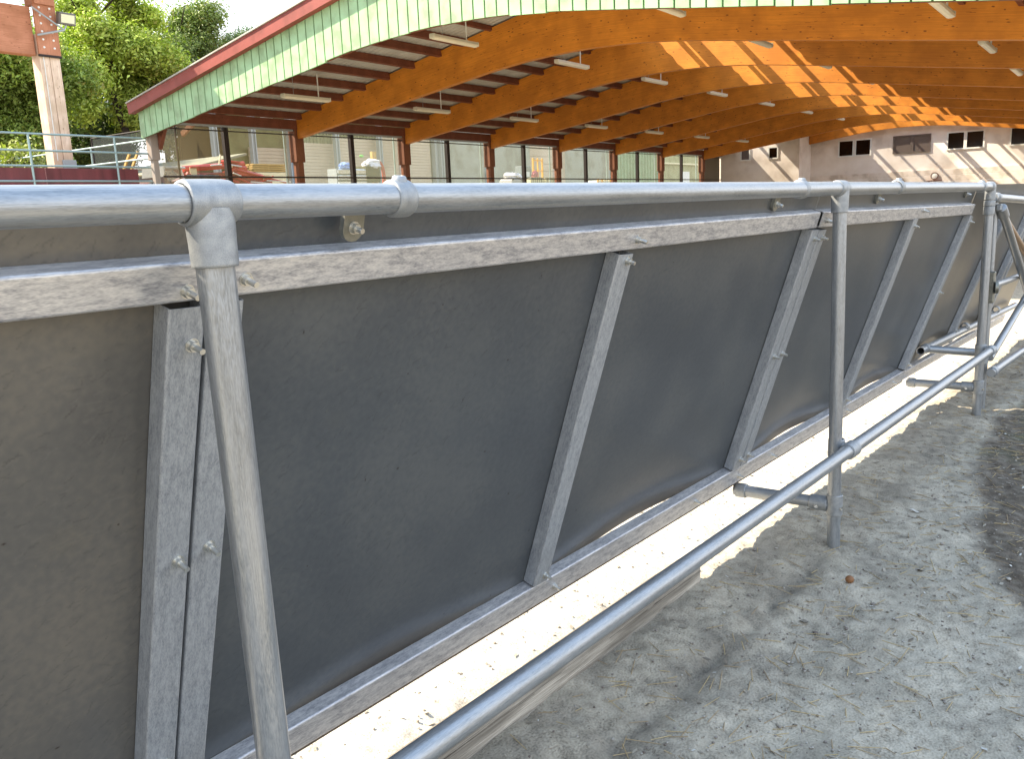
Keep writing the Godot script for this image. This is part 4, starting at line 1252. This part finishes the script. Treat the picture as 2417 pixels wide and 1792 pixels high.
	for k in 3:
		b = MB.new()
		b.box(Vector3(0, 1.0, 0.42 - 0.42 * k), Vector3(0.08, 2.05, 0.09 if k != 1 else 0.04), Basis(), 0.008)
		part("stile", b.done(), M.yellow, la)
	for k in 4:
		b = MB.new()
		b.box(Vector3(0, 0.35 + 0.52 * k, 0), Vector3(0.05, 0.06, 0.84))
		part("rung", b.done(), M.yellow, la)
	var pk := part("pink_bundle", lump(Vector3(0.15, 0.2, 0.22), 12), M.pink, self, Transform3D(Basis(), Vector3(-25.1, 3.35, -36.85)))
	tag(pk, "small pink bundle lying on the cream mesh crate", "bundle")
	var pc := thing("slatted_crate", "pale yellow slatted crate seen through the fifth bay", "crate", Vector3(-25.0, 2.2, -43.1))
	for k in 8:
		b = MB.new()
		b.box(Vector3(0.4, 0.46, -0.85 + 0.24 * k), Vector3(0.04, 0.92, 0.16 if k % 3 else 0.1), Basis(), 0.006)
		part("slat", b.done(), M.yellow if k % 2 else M.cream, pc)
	b = MB.new()
	b.box(Vector3(0, 0.45, 0), Vector3(0.74, 0.85, 1.8))
	part("liner", b.done(), M.white, pc)

func lump(r: Vector3, seed_: int) -> ArrayMesh:
	var nz := noise(seed_, 1.1, 3)
	var b := MB.new()
	var seg := 10
	for i in seg:
		for k in seg * 2:
			var p := []
			for e in [[i, k], [i + 1, k], [i + 1, k + 1], [i, k + 1]]:
				var th: float = PI * e[0] / seg; var ph: float = TAU * (e[1] % (seg * 2)) / (seg * 2)
				var d := Vector3(sin(th) * cos(ph), cos(th), sin(th) * sin(ph))
				p.append(d * r * (1.0 + 0.45 * nz.get_noise_3d(d.x * 1.6, d.y * 1.6, d.z * 1.6)))
			b.face(p[0], p[1], p[2], p[3], p[0] + p[2])
	return b.done()

# ---------------------------------------------------------------- the fence
func bolt_mesh(stud := 0.026) -> ArrayMesh:
	var b := MB.new()
	b.tube(Vector3.ZERO, Vector3(0, 0, 0.0022), 0.0138, 0.0138, 18)
	b.tube(Vector3(0, 0, 0.0022), Vector3(0, 0, 0.0125), 0.0112, 0.0108, 6)
	b.tube(Vector3(0, 0, 0.0125), Vector3(0, 0, 0.0022 + stud), 0.0062, 0.0058, 10)
	return b.done()

func bolt_on(parent: Node, mesh: Mesh, s: float, v: float, off: float) -> void:
	var z := Vector3(0, -sin(TILT), cos(TILT))
	part("bolt", mesh, M.bolt, parent, Transform3D(Basis(Vector3.RIGHT, z.cross(Vector3.RIGHT), z), Q(s, v, off)))

func tee_mesh(r: float, half: float, stem: float) -> ArrayMesh:      # sleeve along x, stem down
	var b := MB.new()
	var k := r * 1.2
	b.lathe(Vector3(-half, 0, 0), Vector3.RIGHT, [[0.0, r], [0.0, k * 0.955], [0.003, k * 0.985], [0.008, k], [half, k * 1.01], [half * 2 - 0.02, k], [half * 2 - 0.008, k * 0.96], [half * 2 - 0.002, k * 0.88], [half * 2, r]], 32)
	b.lathe(Vector3(0, -0.01, 0), Vector3.DOWN, [[0.0, k * 1.05], [0.030, k * 1.05], [0.042, k * 1.04], [0.055, k * 1.02], [stem - 0.014, k * 1.01], [stem - 0.010, k * 0.99], [stem - 0.009, k * 0.94], [stem - 0.009, r]], 32)
	return b.done()

func collar(a: Vector3, b_: Vector3, r: float, t := 0.006) -> ArrayMesh:
	var b := MB.new()
	var l := a.distance_to(b_)
	b.lathe(a, (b_ - a).normalized(), [[0.0, r], [0.0, r + t * 0.6], [0.004, r + t], [l - 0.004, r + t], [l, r + t * 0.6], [l, r]], 28)
	return b.done()

func grub(at: Vector3, n: Vector3) -> ArrayMesh:
	var b := MB.new()
	b.tube(at, at + n * 0.008, 0.0105, 0.0095, 14)
	b.lathe(at + n * 0.008, n, [[0.0, 0.0095], [0.0, 0.0055], [-0.006, 0.0050]], 6)
	return b.done()

func kick_panel(parent: Node, s0: float, s1: float, mids: Array, board: Material) -> void:
	# board grid; between the stiffeners its lower edge has warped away from the channel
	var b := MB.new()
	var ns := int((s1 - s0) / 0.05); var nv := 36
	var v0 := -0.165; var v1 := 1.265
	var P := []
	for j in nv + 1:
		var row := []
		for i in ns + 1:
			var s := s0 + (s1 - s0) * i / ns; var v := v0 + (v1 - v0) * j / nv
			var lo := s0; var hi := s1
			for m in mids:
				if m <= s: lo = m
				elif m < hi: hi = m
			var across := sin(PI * (s - lo) / (hi - lo))
			var low := pow(clampf((v - 0.82) / 0.445, 0, 1), 2.2)
			var amp := 0.022 if s < 2.31 else 0.036 if s < 7.1 else 0.02
			var off := -0.047 - amp * across * across * low - 0.004 * across * sin(PI * clampf(v / 1.3, 0, 1))
			row.append(Q(s, v, off))
		P.append(row)
	var N := []
	for j in nv + 1:
		var row := []
		for i in ns + 1:
			var a: Vector3 = P[j][mini(i + 1, ns)] - P[j][maxi(i - 1, 0)]
			var d: Vector3 = P[mini(j + 1, nv)][i] - P[maxi(j - 1, 0)][i]
			var m := a.cross(d).normalized()
			row.append(m if m.z > 0 else -m)
		N.append(row)
	for j in nv:
		for i in ns:
			var k := []
			for e in [[i, j], [i + 1, j], [i + 1, j + 1], [i, j + 1]]:
				k.append([P[e[1]][e[0]], N[e[1]][e[0]], Vector2(s0 + (s1 - s0) * e[0] / ns, v0 + (v1 - v0) * e[1] / nv)])
			b.quad(k[0][0], k[1][0], k[2][0], k[3][0], k[0][1], k[1][1], k[2][1], k[3][1], k[0][2], k[1][2], k[2][2], k[3][2])
			var th := 0.010
			b.quad(k[0][0] - k[0][1] * th, k[1][0] - k[1][1] * th, k[2][0] - k[2][1] * th, k[3][0] - k[3][1] * th, -k[0][1], -k[1][1], -k[2][1], -k[3][1], k[0][2], k[1][2], k[2][2], k[3][2])
	for i in ns:
		for j in [0, nv]:
			var nn: Vector3 = N[j][i] * 0.010; var nm: Vector3 = N[j][i + 1] * 0.010
			b.face(P[j][i], P[j][i + 1], P[j][i + 1] - nm, P[j][i] - nn, Vector3.UP if j == 0 else Vector3.DOWN)
	for j in nv:
		for i in [0, ns]:
			var nn: Vector3 = N[j][i] * 0.010; var nm: Vector3 = N[j + 1][i] * 0.010
			b.face(P[j][i], P[j + 1][i], P[j + 1][i] - nm, P[j][i] - nn, Vector3.LEFT if i == 0 else Vector3.RIGHT)
	part("kick_panel", b.done(), board, parent)

func stiffener(parent: Node, s_top: float, s_bot: float, w: float, v0: float, v1: float, bm: Mesh, bolts: Array, rough_side := 0.0) -> void:
	var b := MB.new()
	var a := Q(s_top, v0, 0.004); var d := Q(s_bot, v1, 0.004)
	var z := Vector3(0, -sin(TILT), cos(TILT))
	var wide := (d - a).normalized().cross(z).normalized()
	if wide.x < 0: wide = -wide
	b.channel(a, d, wide, z, w, 0.049, 0.006, 0.003)
	var o := part("stiffener", b.done(), M.stiff, parent)
	for q in bolts:
		bolt_on(o, bm, lerpf(s_top, s_bot, (q[0] - v0) / (v1 - v0)) + q[1], q[0], 0.004)

func build_fence() -> void:
	var f := thing("kick_wall_fence", "long galvanised pipe fence backed by leaning dark grey kick panels, beside the sand arena", "fence", FENCE_AT, PI / 2 - FENCE_TURN)
	var R := 0.03015
	var RY := 1.712
	var bm := bolt_mesh(); var bl := bolt_mesh(0.034)
	# top rail, in lengths that meet in the fittings
	var marks := [-2.2, 0.877, 4.025, 7.17]
	var bow := [0.03, 0.045, 0.0, 0.0]
	for k in 3:
		var b := MB.new()
		b.tube(F(marks[k], RY, bow[k]), F(marks[k + 1], RY - (0.012 if k == 2 else 0.0), bow[k + 1]), R, R, 40)
		part("top_rail", b.done(), M.galv, f)
	# posts and what clamps to them
	for k in 4:
		var s: float = marks[k]
		var foot := s + (0.075 if k == 2 else 0.03 if k == 3 else 0.048)
		var b := MB.new()
		b.tube(F(foot + 0.005, -0.35, 0), F(s, RY - 0.02, bow[k]), R * (1.05 if k == 1 else 1.0), R * (1.05 if k == 1 else 1.0), 32)
		part("post", b.done(), M.galv, f)
		if k < 3:
			part("tee_fitting", tee_mesh(R * (1.05 if k == 1 else 1.0), 0.046 if k == 1 else 0.052, 0.105), M.cast, f, Transform3D(Basis(Vector3.RIGHT, -bow[k] / 1.7), F(s, RY, bow[k])))
		else:
			var e := MB.new()
			e.lathe(F(s - 0.05, RY - 0.012, 0), Vector3.RIGHT, [[0.0, R], [0.0, R * 1.18], [0.006, R * 1.24], [0.05, R * 1.24], [0.07, R * 1.15], [0.083, R * 0.8], [0.088, 0.0]], 28)
			e.lathe(F(s, RY - 0.012, 0), Vector3.DOWN, [[0.0, R * 1.2], [0.09, R * 1.22], [0.094, R * 1.18], [0.094, R]], 28)
			part("elbow_fitting", e.done(), M.cast, f)
			part("collar", collar(F(s, 1.60, 0), F(s, 1.562, 0), R, 0.008), M.cast, f)
			part("collar", collar(F(s, 1.560, 0), F(s, 1.500, 0), R, 0.0075), M.cast, f)
		# low stub towards the panel
		var sf := lerpf(s, foot, 0.82)
		var st := MB.new()
		st.tube(F(sf, 0.213, -0.02), F(sf - 0.035, 0.213, -0.50), R * 0.98, R * 0.98, 24)
		part("stub_pipe", st.done(), M.galv, f)
		part("collar", collar(F(sf, 0.268, 0), F(sf, 0.165, 0), R, 0.0075), M.cast, f)
		var br := part("tee_branch", collar(F(sf, 0.213, -0.03), F(sf - 0.006, 0.213, -0.115), R, 0.0075), M.cast, f)
		part("grub_screw", grub(F(sf - 0.037 * 0.5 - 0.012, 0.205, -0.078) + Vector3(-0.006, 0, 0.0), Vector3(-0.8, 0.1, 0.55).normalized()), M.bolt, br)
		part("grub_screw", grub(F(sf - 0.012, 0.205, 0.034), Vector3(-0.3, 0.05, 0.95).normalized()), M.bolt, f)
		part("flange", collar(F(sf - 0.030, 0.213, -0.435), F(sf - 0.034, 0.213, -0.49), R, 0.007), M.cast, f)
		# crossover onto the long lower pipe
		if k > 0:
			var yl := 0.50
			part("collar", collar(F(sf, yl + 0.045, 0), F(sf, yl - 0.045, 0), R, 0.008), M.cast, f)
			var xo := MB.new()
			xo.lathe(F(sf - 0.045, yl, 0.066), Vector3.RIGHT, [[0.0, R], [0.0, R * 1.2], [0.004, R * 1.27], [0.086, R * 1.27], [0.09, R * 1.2], [0.09, R]], 28)
			xo.box(F(sf, yl, 0.033), Vector3(0.05, 0.055, 0.03), Basis(), 0.006)
			part("crossover_fitting", xo.done(), M.cast, f)
	var lp := MB.new()
	lp.tube(F(-2.4, 0.505, 0.066), F(7.24, 0.50, 0.066), R, R, 40)
	part("lower_pipe", lp.done(), M.galv, f)
	# rail clamps with their lugs on the panel
	for s in [-1.75, 0.30, 1.312, 3.555, 4.885, 6.86]:
		var dz := 0.012 if s > 6 else 0.0
		var c := MB.new()
		c.lathe(F(s - 0.024, RY - dz, 0), Vector3.RIGHT, [[0.0, R], [0.0, R + 0.0050], [0.005, R + 0.0075], [0.024, R + 0.0085], [0.043, R + 0.0075], [0.048, R + 0.0050], [0.048, R]], 36)
		var cl := part("rail_clamp", c.done(), M.cast, f, Transform3D(Basis(), Vector3(0, 0, 0.036 if s < 2.0 else 0.0)))
		var lug := MB.new()
		lug.lathe(F(s, RY - dz + R + 0.002, 0.006), Vector3(0, 1, 0.12).normalized(), [[0.0, 0.017], [0.006, 0.0155], [0.011, 0.0135], [0.013, 0.0105], [0.013, 0.0070], [0.007, 0.0065], [0.007, 0.0]], 20)
		part("screw_boss", lug.done(), M.cast, cl)
		var pl := MB.new()
		var z := Vector3(0, -sin(TILT), cos(TILT)); var down := Vector3(0, -cos(TILT), -sin(TILT))
		var poly := PackedVector2Array()
		for k in 9: poly.append(Vector2(0.0, -0.052) + Vector2(cos(PI * 0.02 + k * PI * 0.12), -sin(PI * 0.02 + k * PI * 0.12)) * Vector2(0.027, 0.026))
		poly.append(Vector2(-0.025, 0.03)); poly.append(Vector2(0.025, 0.03))
		var org := Q(s - 0.062, -0.155, -0.047)
		pl.prism(poly, org, Vector3.RIGHT, -down, z, 0.013)
		var pp := part("clamp_plate", pl.done(), M.plate, cl)
		part("bolt", bm, M.bolt, pp, Transform3D(Basis(Vector3.RIGHT, z.cross(Vector3.RIGHT), z), org + down * 0.048 + z * 0.013))
	# panels
	kick_panel(f, -2.15, 0.966, [-0.6, 0.85], M.dusty_panel)
	kick_panel(f, 0.971, 3.983, [1.0, 2.31, 3.90], M.panel)
	kick_panel(f, 3.990, 7.10, [4.06, 5.48, 6.95], M.panel)
	# the upper and lower channels
	var ends := [[-2.15, 0.938], [0.942, 3.935], [3.97, 7.02]]
	for k in 3:
		var z := Vector3(0, -sin(TILT), cos(TILT)); var down := Vector3(0, -cos(TILT), -sin(TILT))
		var b := MB.new()
		var drop := 0.035 if k == 2 else 0.0
		b.channel(Q(ends[k][0], -0.034, 0), Q(ends[k][1], -0.034 + drop, 0), -down, z, 0.074, 0.046)
		var uc := part("upper_channel", b.done(), M.chan, f)
		for s in [[-0.70], [0.885, 1.003, 2.40], [4.04, 5.66]][k]:
			bolt_on(uc, bl, s, -0.030 if s != 0.885 else -0.018, 0.0)
		b = MB.new()
		b.channel(Q(ends[k][0] + (0.003 if k == 2 else 0.02), 1.281, 0), Q(ends[k][1] + (0.033 if k == 1 else -0.17 if k == 2 else -0.02), 1.281, 0), -down, z, 0.10, 0.046)
		var lc := part("lower_channel", b.done(), M.chan, f)
		for s in [[-0.7, 0.4], [1.1, 2.42, 3.52, 3.98], [4.4, 5.6, 6.6]][k]:
			bolt_on(lc, bm, s, 1.285, 0.0)
	# the strip along the panels' foot, behind the channel
	for k in 3:
		var b := MB.new()
		var z := Vector3(0, -sin(TILT), cos(TILT))
		b.box((Q(ends[k][0], 1.352, -0.053) + Q(ends[k][1] + 0.1, 1.352, -0.053)) / 2, Vector3(ends[k][1] - ends[k][0] + 0.098, 0.104, 0.010), Basis(Vector3.RIGHT, z.cross(Vector3.RIGHT), z))
		part("foot_strip", b.done(), mat(Color(0.27, 0.24, 0.21), 0.8), f)
	# stiffeners between the channels
	stiffener(f, -0.60, -0.64, 0.078, 0.014, 1.222, bm, [[0.09, 0.0], [1.14, 0.0]])
	stiffener(f, 0.886, 0.874, 0.072, 0.012, 1.226, bl, [[0.085, 0.012], [0.555, 0.010], [1.1, 0.01]])
	stiffener(f, 0.966, 0.952, 0.072, 0.010, 1.226, bl, [[0.10, 0.012], [0.545, 0.0]])
	stiffener(f, 2.352, 2.315, 0.082, 0.014, 1.226, bm, [[0.035, 0.012], [1.195, 0.012]])
	stiffener(f, 3.936, 3.905, 0.080, 0.010, 1.226, bm, [[0.05, 0.012], [0.62, 0.0], [1.17, 0.01]])
	stiffener(f, 4.032, 3.998, 0.080, 0.014, 1.226, bm, [[0.05, 0.012], [0.62, 0.0], [1.17, 0.01]])
	stiffener(f, 5.56, 5.47, 0.085, 0.016, 1.226, bm, [[0.06, 0.012], [1.18, 0.012]])
	stiffener(f, 7.05, 6.83, 0.085, 0.050, 1.226, bm, [[0.09, 0.012], [0.62, 0.01], [1.18, 0.012]])

func build_gate() -> void:
	# the next length of fence beyond the last post, a hand lower
	var f := thing("braced_fence_section", "braced galvanised fence section with leaning panel beyond the last post at right", "fence", FENCE_AT, PI / 2 - FENCE_TURN)
	var R := 0.03015
	var bm := bolt_mesh()
	var b := MB.new()
	b.tube(F(7.30, 1.622, 0.0), F(11.2, 1.50, 0.0), R, R, 28)
	part("top_rail", b.done(), M.galv, f)
	part("collar", collar(F(7.36, 1.620, 0), F(7.42, 1.618, 0), R, 0.008), M.cast, f)
	b = MB.new()
	b.tube(F(7.49, -0.3, -0.02), F(7.49, 1.60, -0.02), 0.021, 0.021, 20)
	part("post", b.done(), M.galv, f)
	b = MB.new()
	b.tube(F(10.7, -0.3, -0.02), F(10.7, 1.52, -0.02), R, R, 20)
	part("post", b.done(), M.galv, f)
	b = MB.new()
	b.tube(F(7.46, 1.53, 0.03), F(9.75, 0.10, 0.10), R, R, 28)
	part("diagonal_brace", b.done(), M.galv, f)
	var e := MB.new()
	e.lathe(F(7.44, 1.545, 0.03), (F(9.75, 0.10, 0.10) - F(7.46, 1.53, 0.03)).normalized(), [[0.0, 0.0], [0.0, R * 1.0], [0.01, R * 1.25], [0.12, R * 1.27], [0.125, R * 1.2], [0.125, R]], 28)
	e.box(F(7.42, 1.545, 0.02), Vector3(0.07, 0.05, 0.04), Basis(), 0.008)
	part("brace_fitting", e.done(), M.cast, f)
	b = MB.new()
	b.tube(F(7.66, 1.545, -0.035), F(10.2, 0.725, -0.035), R * 0.9, R * 0.9, 24)
	var bp := part("brown_brace", b.done(), mat(Color(0.62, 0.52, 0.42), 0.5, 0.45), f)
	bp.set_meta("label", "brownish diagonal pipe behind the grey brace")
	b = MB.new()
	b.tube(F(7.47, 0.955, 0.0), F(10.7, 0.90, 0.0), 0.027, 0.027, 24)
	part("middle_rail", b.done(), M.galv, f)
	var cl := MB.new()
	cl.box(F(7.43, 0.95, 0.0), Vector3(0.055, 0.24, 0.05), Basis(), 0.008)
	cl.lathe(F(7.40, 0.95, 0.03), Vector3(0.3, 0, 1).normalized(), [[0.0, 0.045], [0.02, 0.045], [0.024, 0.040], [0.024, 0.02], [0.012, 0.018], [0.012, 0.0]], 20)
	part("clamp_block", cl.done(), M.plate, f)
	b = MB.new()
	b.tube(F(7.45, 0.40, 0.02), F(8.95, 0.755, 0.02), 0.027, 0.027, 24)
	part("lower_brace", b.done(), M.galv, f)
	part("collar", collar(F(7.43, 0.45, -0.02), F(7.43, 0.36, -0.02), 0.021, 0.014), M.cast, f)
	b = MB.new()
	b.tube(F(7.30, 0.312, 0.06), F(11.0, 0.23, 0.06), R, R, 28)
	part("lower_pipe", b.done(), M.galv, f)
	part("collar", collar(F(7.34, 0.311, 0.06), F(7.42, 0.310, 0.06), R, 0.008), M.cast, f)
	b = MB.new()
	b.pipe(F(7.12, 0.475, -0.40), F(11.0, 0.40, -0.40), R, 0.004, 28)
	part("open_pipe", b.done(), M.galv, f)
	for s in [7.24, 8.55, 9.9]:
		part("collar", collar(F(s, 0.473, -0.40), F(s + 0.06, 0.472, -0.40), R, 0.008), M.cast, f)
	b = MB.new()
	b.tube(F(7.27, 0.470, -0.40), F(7.40, 0.445, -0.02), R, R, 24)
	part("stub_pipe", b.done(), M.galv, f)
	kick_panel(f, 7.13, 11.0, [7.2, 8.4, 9.7], M.dusty_panel)
	var z := Vector3(0, -sin(TILT), cos(TILT)); var down := Vector3(0, -cos(TILT), -sin(TILT))
	b = MB.new()
	b.channel(Q(6.93, 1.300, -0.015), Q(10.9, 1.345, -0.02), -down, z, 0.085, 0.035)
	part("lower_channel", b.done(), M.chan, f)
	stiffener(f, 8.42, 8.18, 0.085, 0.10, 1.22, bm, [[0.15, 0.0], [1.1, 0.0]])
	stiffener(f, 9.60, 9.38, 0.085, 0.10, 1.22, bm, [[0.15, 0.0], [1.1, 0.0]])
	stiffener(f, 9.75, 9.55, 0.085, 0.10, 1.22, bm, [[0.15, 0.0], [1.1, 0.0]])
